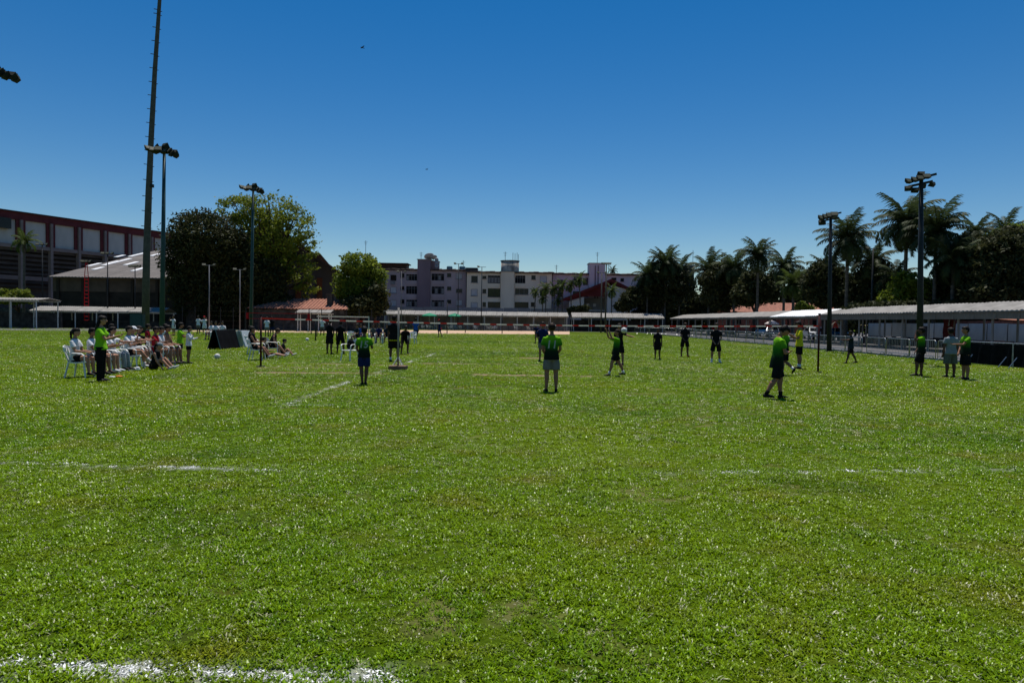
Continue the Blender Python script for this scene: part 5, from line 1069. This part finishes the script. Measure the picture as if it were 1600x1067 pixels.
def person(label, px, py, H, face, la='down', ra='down', ll='stand', rl='stand', lean=0.0, side=0.0, head=(0, 0), top='jersey', bottom='c_black', short=.72, legs='short', sleeve=.62, shoe='shoe_black', sock=None, skin='skin_tan', hair='short', hairmat='hair', loc=None, zpel=None,
           number=None, group=None, wide=1.0, cap=None, extra=None, hem=None):
    """face: heading in degrees, 0 = away from the camera, 90 = towards picture left"""
    g = G(px, py) if loc is None else Vector(loc); d_ = g.y; fine = d_ < 24
    rt = thing('person', label, 'person', (g.x, g.y, 0), R(face), group)
    s = nrm((math.sin(R(side)), math.sin(R(lean)), math.cos(R(lean)))); X = Vector((1,0,0)); X = (X - s*X.dot(s)).normalized(); Fw = s.cross(X)
    w_ = wide
    J = {}
    pel = Vector((0,0,0)); legJ = {}
    for sg, key in ((-1, ll), (1, rl)):
        t_, h_ = LEG[key] if isinstance(key, str) else key; t_, h_ = nrm((t_[0]*sg, t_[1], t_[2])), nrm((h_[0]*sg, h_[1], h_[2]))
        hip = pel + Vector((sg*.052*H*w_, 0, 0)); kn = hip+t_*.245*H; an = kn+h_*.235*H; legJ[sg] = (hip, kn, an, t_, h_)
    zoff = (-min(l[2].z for l in legJ.values())+.042*H) if zpel is None else zpel*H
    off = Vector((0, 0, zoff))
    # centre feet over the given spot for standing figures
    if zpel is None and loc is None: fx = sum((l[2] for l in legJ.values()), Vector())/2; off.x -= fx.x; off.y -= fx.y
    S = lambda t: off + s*(t*H)
    body = MB(); bx = X
    tor = [(-.035,.070,.055),(0,.086,.064),(.05,.080,.060),(.11,.070,.052),(.17,.078,.056),(.225,.088,.060),(.27,.088,.054),(.30,.066,.042),(.325,.034,.034)]
    body.tube([S(t) for t, _, _ in tor], [(a*H*w_, b*H*w_) for _, a, b in tor], 14, side=bx)
    yaw, pit = R(head[0]), R(head[1]); nb = S(.318); hu = (s*.75+Vector((0,0,1))*.25).normalized(); ht = nb+hu*.044*H+Fw*.010*H
    fw = (Matrix.Rotation(yaw, 3, hu) @ Fw); rx_ = hu.cross(fw)*-1; rx_ = fw.cross(hu); fw = Matrix.Rotation(pit, 3, rx_) @ fw; hu2 = rx_.cross(fw)
    RM = Matrix((rx_, fw, hu2)).transposed(); hc = ht+hu2*.062*H+fw*.012*H
    body.tube([nb-hu*.02*H, nb+hu*.03*H, ht+hu2*.03*H], [.034*H,.028*H,.028*H], 10, side=bx)
    body.ell(hc, (.047*H,.058*H,.066*H), 14, 9, RM); body.ell(hc+fw*.014*H-hu2*.038*H, (.034*H,.038*H,.032*H), 10, 7, RM)
    body.ell(hc+fw*.061*H-hu2*.012*H, (.009*H,.013*H,.016*H), 8, 5, RM)
    for e_ in (-1, 1): body.ell(hc+rx_*e_*.048*H-hu2*.008*H-fw*.004*H, (.007*H,.014*H,.019*H), 8, 5, RM)
    armJ = {}
    for sg, key in ((-1, la), (1, ra)):
        a_, f_ = ARM[key] if isinstance(key, str) else key; loc2 = lambda v: (X*v[0]*sg + Fw*v[1] + s*v[2]).normalized()
        a_, f_ = loc2(a_), loc2(f_); sh = S(.266)+X*sg*.100*H*w_; el = sh+a_*.165*H; wr = el+f_*.142*H; armJ[sg] = (sh, el, wr, a_, f_)
        body.tube([S(.268)+X*sg*.06*H, sh, sh.lerp(el,.45), el, el.lerp(wr,.3), wr, wr+f_*.012*H], [.030*H,.030*H,.027*H,.0215*H,.0225*H,.0155*H,.0145*H], 9)
        pn = f_.cross(X*sg); pn = pn.normalized() if pn.length > .1 else Fw; sd2 = f_.cross(pn).normalized()
        pc = wr+f_*.03*H; body.tube([wr, wr+f_*.02*H, wr+f_*.055*H], [(.015*H,.011*H),(.023*H,.011*H),(.024*H,.009*H)], 8, side=sd2)
        if fine:
            for k in range(4):
                b0 = wr+f_*.05*H+sd2*(k-1.5)*.0125*H; lf = (.040,.046,.043,.034)[k]*H; c1 = (f_+pn*.25).normalized(); c2 = (f_+pn*.8).normalized(); body.tube([b0, b0+c1*lf*.5, b0+c2*lf*.95], [.0062*H,.0056*H,.0045*H], 6)
            b0 = wr+f_*.02*H+sd2*.018*H; body.tube([b0, b0+(f_*.6+sd2*.8).normalized()*.022*H, b0+(f_*.9+sd2*.5).normalized()*.045*H], [.0075*H,.0066*H,.005*H], 6)
        else: body.tube([wr+f_*.045*H, wr+f_*.09*H], [(.022*H,.009*H),(.012*H,.006*H)], 6, side=sd2)
    L2 = {}
    for sg in (-1, 1):
        hip, kn, an, t_, h_ = legJ[sg]; hip, kn, an = hip+off, kn+off, an+off; L2[sg] = (hip, kn, an, t_, h_); bk = Vector((0,-.012*H,0))
        body.tube([hip+Vector((-sg*.008*H,0,.015*H)), hip.lerp(kn,.3), hip.lerp(kn,.7), kn, kn.lerp(an,.28)+bk, kn.lerp(an,.6)+bk*.6, an], [.056*H*w_,.053*H*w_,.042*H,.034*H,.036*H,.027*H,.0205*H], 10)
        fd = nrm((sg*.18, 1, 0)); nn_ = h_*-1; fd = (fd - nn_*fd.dot(nn_)*(.85 if abs(h_.z) < .8 else .0)).normalized(); body.tube([an, an+fd*.05*H+h_*.02*H, an+fd*.09*H+h_*.028*H], [.019*H,.018*H,.012*H], 7); L2[sg] += (fd,)
    def shell(mb, name, material, vox, sm=3, parent=rt):
        o = mb.build(name, material, parent); m_ = o.modifiers.new('remesh', 'REMESH'); m_.mode = 'VOXEL'; m_.voxel_size = vox; m_.use_smooth_shade = True
        if sm: q_ = o.modifiers.new('smooth', 'SMOOTH'); q_.factor = .5; q_.iterations = sm
        return o
    vb = .0105 if fine else (.015 if d_ < 36 else .024)
    shell(body, 'body', skin, vb, 2)
    vc = .014 if fine else (.02 if d_ < 36 else .028)
    # top
    up = MB(); hb = -.045 if hem is None else hem
    tt = [(hb,.112,.088),(hb+.02,.111,.086),(0.03,.102,.076),(.08,.090,.067),(.14,.089,.065),(.20,.096,.068),(.25,.098,.064),(.285,.088,.055),(.312,.052,.044)]
    if legs == 'dress': tt[0] = (hb,.135,.11)
    up.tube([S(t) for t, _, _ in tt], [(a*H*w_, b*H*w_) for _, a, b in tt], 16, side=bx)
    if sleeve:
        for sg in (-1, 1):
            sh, el, wr, a_, f_ = armJ[sg]
            if sleeve <= 1: up.tube([S(.27)+X*sg*.05*H, sh-X*sg*.006*H, sh.lerp(el,.4), sh.lerp(el,sleeve)], [.034*H,.038*H,.041*H,.043*H], 10)
            else: up.tube([S(.27)+X*sg*.05*H, sh, sh.lerp(el,.5), el, wr], [.034*H,.038*H,.036*H,.031*H,.024*H], 10)
    so_ = shell(up, 'shirt' if sleeve else 'tank_top', top, vc)
    # bottoms
    lo = MB(); lo.tube([S(.055), S(.02), S(-.02), S(-.06)], [(.084*H*w_,.064*H*w_),(.092*H*w_,.070*H*w_),(.096*H*w_,.074*H*w_),(.088*H*w_,.068*H*w_)], 14, side=bx)
    for sg in (-1, 1):
        hip, kn, an, t_, h_, fd = L2[sg]
        if legs == 'short': lo.tube([hip+Vector((-sg*.012*H,0,.0)), hip.lerp(kn,short*.5), hip.lerp(kn,short)], [.056*H*w_,.060*H*w_,.061*H*w_], 12)
        elif legs == 'pants': lo.tube([hip+Vector((-sg*.006*H,0,.01*H)), hip.lerp(kn,.5), kn, kn.lerp(an,.5), an], [.066*H*w_,.060*H,.048*H,.043*H,.038*H], 12)
    shell(lo, 'trousers' if legs == 'pants' else 'shorts', bottom, vc)
    for sg in (-1, 1):
        hip, kn, an, t_, h_, fd = L2[sg]; up_ = (h_*-1); sdv = fd.cross(up_).normalized(); sh_ = MB(); sole = an+h_*.026*H
        upn = sdv.cross(fd)*1.0; upn = upn if upn.dot(up_) > 0 else upn*-1; base = an-upn*.042*H
        sh_.tube([base-fd*.036*H+upn*.024*H, base-fd*.026*H+upn*.026*H, base+fd*.0*H+upn*.028*H, base+fd*.045*H+upn*.022*H, base+fd*.09*H+upn*.015*H, base+fd*.112*H+upn*.012*H], [(.014*H,.016*H),(.022*H,.025*H),(.024*H,.028*H),(.027*H,.021*H),(.024*H,.014*H),(.010*H,.008*H)], 10, side=sdv)
        shoe_o = sh_.build('shoe', shoe, rt, True)
        if sock: MB().tube([an+h_*.01*H, an.lerp(kn,.12), an.lerp(kn,.24)], [.024*H,.025*H,.029*H], 10).build('sock', sock, rt, True)
    # hair
    if cap:
        mb = MB().ell(hc+hu2*.012*H-fw*.003*H, (.053*H,.064*H,.064*H), 16, 8, RM, lo=.05); co_ = mb.build('cap', cap, rt, True); MB().ell(hc+fw*.07*H+hu2*.016*H, (.040*H,.045*H,.006*H), 12, 5, RM).build('brim', cap, co_, True)
    mb = MB(); lo_h = -.25 if not cap else -.4
    mb.ell(hc-fw*.017*H+hu2*.010*H, (.053*H,.058*H,.066*H) if not cap else (.050*H,.053*H,.056*H), 16, 11, RM, lo=-.80)
    if not cap: mb.ell(hc+fw*.006*H+hu2*.032*H, (.0505*H,.055*H,.040*H), 16, 8, RM, lo=-.3)
    if hair == 'long': mb.tube([hc-fw*.03*H+hu2*.02*H, hc-fw*.052*H-hu2*.04*H, nb-Fw*.055*H-s*.03*H, nb-Fw*.06*H-s*.12*H], [(.05*H,.04*H),(.056*H,.03*H),(.062*H,.026*H),(.04*H,.014*H)], 10, side=rx_)
    if hair == 'tail': mb.tube([hc-fw*.055*H+hu2*.025*H, hc-fw*.085*H, hc-fw*.085*H-hu2*.08*H, hc-fw*.07*H-hu2*.13*H], [.018*H,.022*H,.018*H,.006*H], 8)
    if hair == 'bun': mb.ell(hc-fw*.06*H+hu2*.03*H, (.026*H,)*3, 10, 7)
    rgh = random.Random(int(px*3+py)); mb.v = [tuple(c+rgh.uniform(-.0035, .0035)*H for c in v) for v in mb.v]
    mb.build('hair', hairmat, rt, True)
    if d_ < 40:
        ey = MB().ell(hc+fw*.0545*H+rx_*.018*H+hu2*.004*H, (.006*H,.004*H,.004*H), 8, 5, RM); ey.build('eye', 'eye', rt); MB().ell(hc+fw*.0545*H-rx_*.018*H+hu2*.004*H, (.006*H,.004*H,.004*H), 8, 5, RM).build('eye', 'eye', rt)
        MB().ell(hc+fw*.049*H-hu2*.036*H, (.013*H,.004*H,.003*H), 8, 5, RM).build('mouth', 'c_red', rt)
    if number: TXT.append((number, so_, rt, S(.175)-X*.012*H, X.copy(), s.copy(), Fw.copy(), H))
    if extra: extra(rt, H, armJ, S, X, Fw, s, L2)
    return rt
def sit_on(px, py, H, face, lab, chairlab, **kw):
    """seated person: feet near (px,py); a plastic chair carries the pelvis"""
    g = G(px, py); f = Vector((-math.sin(R(face)), math.cos(R(face)), 0)); sp = g - f*(.30*H)
    person(lab, px, py, H, face, loc=sp, zpel=(.44+.058*H)/H, **kw)
    if chairlab: chair(sp+f*.13, R(face), chairlab)
# -------- court, near side
person('boy in green and black jersey number 15 with navy shorts, seen from behind', 568.5, 601, 1.45, 12, la='clasp', ra=((.22,.25,-.9),(-.2,.5,.85)), ll='turn', rl='turn', head=(-10,-5), bottom='c_navy', short=.82, number='15', skin='skin_dark', side=0)
person('boy in green and black jersey number 11 with pale grey shorts, seen from behind', 861, 612.5, 1.60, 4, la='clasp', ra='clasp', ll='stand', rl='stand', head=(0,-8), bottom='c_greyshort', short=.80, number='11', hairmat='hair_brown', skin='skin_tan', shoe='shoe_black', wide=1.06)
person('boy in green jersey striding left with arms raised to the ball', 963, 587, 1.46, 96, la='volley', ra='volley', ll='stride', rl='trail', lean=-6, head=(0,10), sock='c_white', hairmat='hair_brown', skin='skin_tan', sleeve=.7)
person('boy in green shirt with bowed head and arms folded at right', 1208, 623.5, 1.68, -88, la='folded', ra='folded', ll='fwd', rl='back', lean=5, head=(0,-38), top='jersey', bottom='c_black', short=.95, sock='c_black', skin='skin_tan', hem=-.10)
person('boy in green jersey behind the bowed boy, one foot lifted', 1231, 587, 1.60, 35, la='arch', ra='clasp', ll='stand', rl='lift', head=(20,0), sock='c_white', bottom='c_black', short=.9, skin='skin_tan', side=2)
person('adult in yellow shirt and black shorts holding a tablet', 1248.5, 576, 1.78, 78, la='phone', ra='phone', ll='stand', rl='stand', head=(0,-12), top='c_yellow', sock='c_white', short=.88, skin='skin_tan', cap=None)
def shoulder_bag(rt, H, armJ, S, X, Fw, s, L2):
    b = MB().ell(S(.0)+X*.14*H-Fw*.05*H, (.05*H,.085*H,.08*H), 12, 8).build('shoulder_bag', 'c_black', rt, True); MB().tube([S(.0)+X*.15*H, S(.29)+X*.06*H], .008*H, 5).build('strap', 'c_black', b)
person('boy in dark teal kit walking left with a shoulder bag', 1330, 568, 1.46, 88, la='reach', ra='down', ll='stride', rl='trail', top='c_teal', bottom='c_black', shoe='shoe_black', skin='skin_dark', extra=shoulder_bag)
person('boy in green tee shading his face beside the thick light pole', 1435, 588, 1.62, 60, la='head', ra='clasp', ll='fwd', rl='stand', head=(0,10), bottom='c_black', short=.95, skin='skin_dark')
person('person in grey tee and long khaki shorts with back to us', 1484.5, 590, 1.62, 4, la='down', ra='down', ll='stand', rl='lift' if False else 'stand', top='c_grey', bottom='c_khaki', short=1.0, skin='skin_dark', wide=1.15)
person('boy in green tee pointing left beside the grey tee person', 1508, 593, 1.66, 84, la='point', ra='clasp', ll='stand', rl='stand', head=(0,4), bottom='c_black', short=1.0, skin='skin_tan', wide=1.05)
# -------- far side of the net
person('small boy in dark kit facing us, first of the three right of the jumper', 1027, 561.5, 1.42, 176, la='down', ra='down', ll='stand', rl='stand', top='c_black', short=.9, skin='skin_dark')
person('boy in dark kit with hands clasped, middle of three facing us', 1069.5, 557.5, 1.68, 184, la='clasp', ra='clasp', ll='wide', rl='wide', top='c_black', shoe='shoe_red', short=.9, skin='skin_dark', hairmat='hair_brown')
person('boy in dark kit and white shoes facing us, right of the three', 1118, 566.5, 1.68, 172, la='clasp', ra='clasp', ll='wide', rl='wide', top='c_black', sock='c_white', shoe='shoe_white', short=.95, skin='skin_tan', hairmat='hair_brown')
person('boy in dark kit half hidden behind the striding green boy', 968, 570, 1.6, 150, la='out', ra='down', ll='wide', rl='stand', top='c_black', short=.95, skin='skin_tan')
person('boy in navy shirt and pale shorts behind number 11', 847.5, 565, 1.62, 170, la='clasp', ra='hip', ll='stand', rl='stand', top='c_navy', bottom='c_greyshort', skin='skin_tan')
person('distant boy in black bending sideways left of number 11', 839, 537, 1.55, 150, la='knees', ra='down', ll='stand', rl='fwd', lean=28, top='c_navy', skin='skin_dark')
person('distant player in navy with a red ball at his hip', 688, 527, 1.72, 60, la='down', ra='clasp', ll='stand', rl='back', top='c_navy', bottom='c_navy', skin='skin_tan', cap='c_red', extra=lambda rt, H, armJ, S, X, Fw, s, L2: MB().ell(S(-.06)+X*.14*H, (.12,)*3, 14, 9).build('held_ball', 'c_red', rt, True))
person('boy in black kit with hands before his chest, left of pair', 514.5, 553.5, 1.62, -20, la='chin', ra='clasp', ll='stand', rl='stand', top='c_black', short=.9, skin='skin_dark')
person('boy in black kit standing with legs apart, right of pair', 532, 553, 1.55, 10, la='down', ra='arch', ll='wide', rl='wide', top='c_black', short=.95, skin='skin_dark', head=(0,-25))
person('coach in black tee with yellow hem behind the pale net stand', 616, 565, 1.80, -20, la='down', ra='clasp', ll='stand', rl='fwd', top='c_black', bottom='c_black', sock='c_white', skin='skin_dark', short=.95, wide=1.1, extra=lambda rt, H, armJ, S, X, Fw, s, L2: MB().tube([S(-.062), S(-.045)], [(.105*H*1.1,.083*H*1.1)]*2, 16, side=X).build('yellow_hem', 'c_yellow', rt, True))
person('boy in dark kit leaning forward with hands on knees', 632, 553, 1.58, 200, la='knees', ra='knees', ll='crouch', rl='crouch', lean=42, head=(0,30), top='c_black', skin='skin_dark')
person('player in blue shirt running away near the empty chair', 648, 533, 1.78, -15, la='arch', ra='down', ll='stand', rl='lift', top='c_blue', bottom='c_navy', skin='skin_tan')
person('man in grey shirt behind the coach', 611.5, 533, 1.80, 170, la='hip', ra='down', top='c_grey', bottom='c_khaki', skin='skin_tan')
person('referee in white jersey standing wide at the far court', 503.5, 524, 1.75, 170, la='hip', ra='hip', ll='wide', rl='wide', top='c_white', bottom='c_greyshort', skin='skin_dark', sock='c_black')
person('distant person in white long shirt beside one in black', 417, 526.5, 1.72, 10, la='clasp', ra='down', top='c_white', bottom='c_greyshort', sock='c_black', skin='skin_tan', legs='short')
person('distant person in black shirt and shorts beside the white one', 424.5, 525.5, 1.75, 5, la='clasp', ra='clasp', top='c_black', bottom='c_navy', skin='skin_dark')
person('distant person in white with hand on hip, leftmost of three', 271.5, 524, 1.72, 150, la='down', ra='head', top='c_white', bottom='c_white', skin='skin_tan')
person('distant person in white shirt and shorts, middle of three', 310, 521.5, 1.75, 175, la='hip', ra='down', top='c_white', bottom='c_greyshort', sock='c_black', skin='skin_dark')
person('distant person in white with arm shading eyes, rightmost of three', 319.5, 523, 1.72, 185, la='head', ra='hip', top='c_white', bottom='c_white', skin='skin_tan', cap='c_red')
# -------- seated crowd on the left
person('woman with long dark hair, lime shirt and black trousers, clapping', 157, 595.5, 1.62, -72, la='clap', ra='clap', ll='stand', rl='stand', head=(0,0), top='c_lime', bottom='c_black', legs='pants', hair='long', skin='skin', wide=1.12, hem=-.03)
SG = 'spectators seated at the left'
sit_on(147, 590, 1.58, -84, 'girl with ponytail in white tee on the leftmost white chair', 'leftmost white plastic chair with the ponytail girl', la='lap', ra='lap', ll='sit', rl='sit', top='c_white', bottom='c_black', hair='tail', skin='skin', group=SG, short=.55)
sit_on(172, 588, 1.58, -84, 'girl in white tee hidden behind the lime shirted woman', None, la='lap', ra='clap', ll='sit', rl='sit', top='c_white', skin='skin_tan', group=SG)
sit_on(186, 584, 1.60, -80, 'girl in white tee with bare legs right of the standing woman', 'white plastic chair just right of the standing woman', la='clap', ra='clap', ll='sit', rl='sit', top='c_white', hair='long', skin='skin', group=SG, shoe='shoe_white', short=.5)
sit_on(201, 581, 1.60, -84, 'girl in white tee and grey leggings clapping', 'white plastic chair under the girl with grey leggings', la='reach', ra='clap', ll='sit', rl='sit', top='c_white', bottom='c_grey', legs='pants', hair='tail', skin='skin', group=SG)
sit_on(226, 577, 1.62, -86, 'girl in white tee with crossed legs and white knee socks', 'white plastic chair under the girl with crossed legs', la='chin', ra='clap', ll='sit', rl='cross', top='c_white', hair='bun', skin='skin', sock='c_white', group=SG, short=.5, shoe='shoe_white')
sit_on(232, 574, 1.60, -82, 'girl in white cap reaching both arms forward', 'white plastic chair under the girl in white cap', la='reach', ra='reach', ll='sit', rl='sit', top='c_white', skin='skin', cap='c_white', group=SG)
sit_on(240, 571, 1.60, -80, 'girl in black top reaching forward behind the white cap', 'white plastic chair behind the white cap girl', la='reach', ra='clap', ll='sit', rl='sit', top='c_black', skin='skin', hair='bun', group=SG)
person('girl in black tank top and cap sitting on the grass with knees up', 246, 577, 1.55, -88, loc=G(240, 577.5), zpel=.07, la='knees', ra='knees', ll='floor', rl='floor', lean=14, top='c_black', sleeve=0, cap='c_grey', hair='tail', shoe='shoe_white', skin='skin', group=SG)
sit_on(266, 572, 1.58, -84, 'girl in dark red shirt in the seated row', 'white plastic chair under the dark red shirt', la='lap', ra='clap', ll='sit', rl='sit', top='c_red', skin='skin_tan', hair='bun', group=SG, short=.5)
sit_on(274, 571, 1.58, -84, 'girl in pale pink tee right of the dark red shirt', 'white plastic chair under the pale pink tee', la='lap', ra='lap', ll='sit', rl='sit', top='c_white', skin='skin', group=SG, short=.5)
sit_on(284, 570, 1.66, -86, 'boy in tan tank top and black shorts in the seated row', 'white plastic chair under the tan tank top boy', la='lap', ra='lap', ll='sit', rl='sit', top='c_tan', sleeve=0, skin='skin_tan', group=SG)
person('boy in lime shirt standing behind the tan tank top boy', 281, 567, 1.42, -70, la='clap', ra='clap', top='c_lime', bottom='c_teal', skin='skin_tan', group=SG)
person('child in white shirt and black shorts standing at the row end', 294.5, 568, 1.30, -75, la='clap', ra='chin', top='c_white', bottom='c_black', short=.6, skin='skin_tan', sleeve=1.5, group=SG)
person('child behind the lime shirted woman, only head showing', 173, 571, 1.36, -60, la='lap', ra='lap', top='c_white', skin='skin_tan', group=SG)
person('child standing behind the white cap girl', 230, 563, 1.34, -60, la='clap', ra='down', top='c_red', skin='skin_tan', hair='bun', group=SG)
person('child standing behind the dark red shirt girl', 257, 560, 1.34, -60, la='clap', ra='lap', top='c_white', skin='skin_tan', group=SG)
b = G(211, 579.5); rt = thing('cloth_bundle', 'white bundle lying at the feet of the seated row', 'bag', b); MB().ell((0,0,.05),(.17,.09,.055),12,6).build('bundle','c_white',rt,True); MB().ell((.08,0,.09),(.07,.06,.04),10,6).build('fold','c_white',rt,True)
# -------- middle seated group
MG = 'players resting beside the left net post'
sit_on(416, 563, 1.55, -85, 'girl in black sleeveless top on the chair behind the net post', 'white plastic chair beside the left net post', la='lap', ra='lap', ll='sit_out', rl='sit_out', lean=-8, top='c_black', sleeve=0, hair='bun', skin='skin_tan', group=MG, shoe='shoe_white', bottom='c_black', short=.5)
person('girl in brown shorts stretched out low behind the net post', 428, 563, 1.50, -80, loc=G(417, 560), zpel=.09, la='prop', ra='lap', ll='flat', rl='flat', lean=-12, top='c_black', bottom='c_brown', skin='skin', shoe='shoe_white', group=MG)
sit_on(440, 559, 1.55, -82, 'boy in black vest leaning with hands on knees', 'white plastic chair under the leaning black vest boy', la='knees', ra='knees', ll='sit_out', rl='sit', lean=26, top='c_black', sleeve=0, hairmat='hair_brown', skin='skin', shoe='shoe_white', group=MG, bottom='c_black')
person('small child with dark hair sitting on grass at right of resting group', 449, 558, 1.35, -80, loc=G(440, 556), zpel=.07, la='knees', ra='knees', ll='floor', rl='floor', lean=10, top='c_black', skin='skin', shoe='shoe_white', group=MG)
sit_on(408, 553, 1.52, -70, 'girl raising a hand behind the black sleeveless girl', 'white plastic chair farther back in the resting group', la='lap', ra='head', ll='sit', rl='sit', top='c_black', hair='bun', skin='skin_tan', group=MG)
# -------- far seated players
FGp = 'players on far chairs'
for px, py, tp, lb, fc in ((550, 538, 'c_teal', 'far seated player in dark teal left of the blue one', 150), (559.5, 537, 'c_blue', 'far seated player in bright blue', 170), (583, 536.5, 'c_khaki', 'far seated player in olive top right of number 15', 190), (591, 537, 'c_navy', 'far seated player in navy beside the olive one', 185), (604, 537, 'c_teal', 'far seated player in teal and white by the coach', 190)):
    sit_on(px, py, 1.62, fc, lb, 'white plastic chair of the '+lb.replace(' right of number 15', '').replace(' by the coach', '').replace(' left of the blue one', '').replace(' beside the olive one', '') if px != 550 else None, la='lap', ra='lap', ll='sit', rl='sit', top=tp, skin='skin_tan', group=FGp)
for px, py, lb, fc in ((322.5, 532, 'far seated person in white, left of three by black board', 160), (334.5, 533, 'far seated person in white, middle of three by black board', 190), (347, 531, 'far seated person in white raising an arm by black board', 200)):
    sit_on(px, py, 1.66, fc, lb, 'white plastic chair of the '+lb, la='lap', ra='lap' if px < 340 else 'head', ll='sit', rl='sit', top='c_white', bottom='c_greyshort', skin='skin_tan', group='people in white on far chairs')
# -------- people in the shade under the right shelter
for px, py, tp, lb in ((1102, 506, 'c_red', 'left one of two in red under the far right shelter'), (1109, 506, 'c_red', 'right one of two in red under the far right shelter')):
    c_ = P(px, py, 104); person(lb, px, py, 1.7, 170, loc=(c_.x+1.2, 104, 0), top=tp, skin='skin_tan')

# numbers printed on the backs: text laid on the cloth
bpy.context.view_layer.update(); dg = bpy.context.evaluated_depsgraph_get()
from mathutils.bvhtree import BVHTree
for num, so_, rt, c0, X, s, Fw, H in TXT:
    cu = bpy.data.curves.new('number', 'FONT'); cu.body = num; cu.size = .165*H; cu.shear = .12; cu.align_x = 'CENTER'; cu.align_y = 'CENTER'; cu.offset = .004; cu.resolution_u = 3
    to = bpy.data.objects.new('number_tmp', cu); COL.objects.link(to); bpy.context.view_layer.update(); dg = bpy.context.evaluated_depsgraph_get()
    me = bpy.data.meshes.new_from_object(to.evaluated_get(dg)); bpy.data.objects.remove(to)
    bm = bmesh.new(); bm.from_mesh(me); bmesh.ops.triangulate(bm, faces=bm.faces); bmesh.ops.subdivide_edges(bm, edges=[e for e in bm.edges if e.calc_length() > .02], cuts=2, use_grid_fill=False); bm.to_mesh(me); bm.free()
    bv = BVHTree.FromObject(so_.evaluated_get(dg), dg)
    for v in me.vertices:
        w0 = c0 + X*v.co.x + s*v.co.y; hit = bv.ray_cast(w0-Fw*.6, Fw); v.co = (hit[0] - Fw*.006) if hit[0] is not None else w0-Fw*.08*H
    me.materials.clear(); me.materials.append(M['print']); o = bpy.data.objects.new('number', me); COL.objects.link(o); o.parent = rt
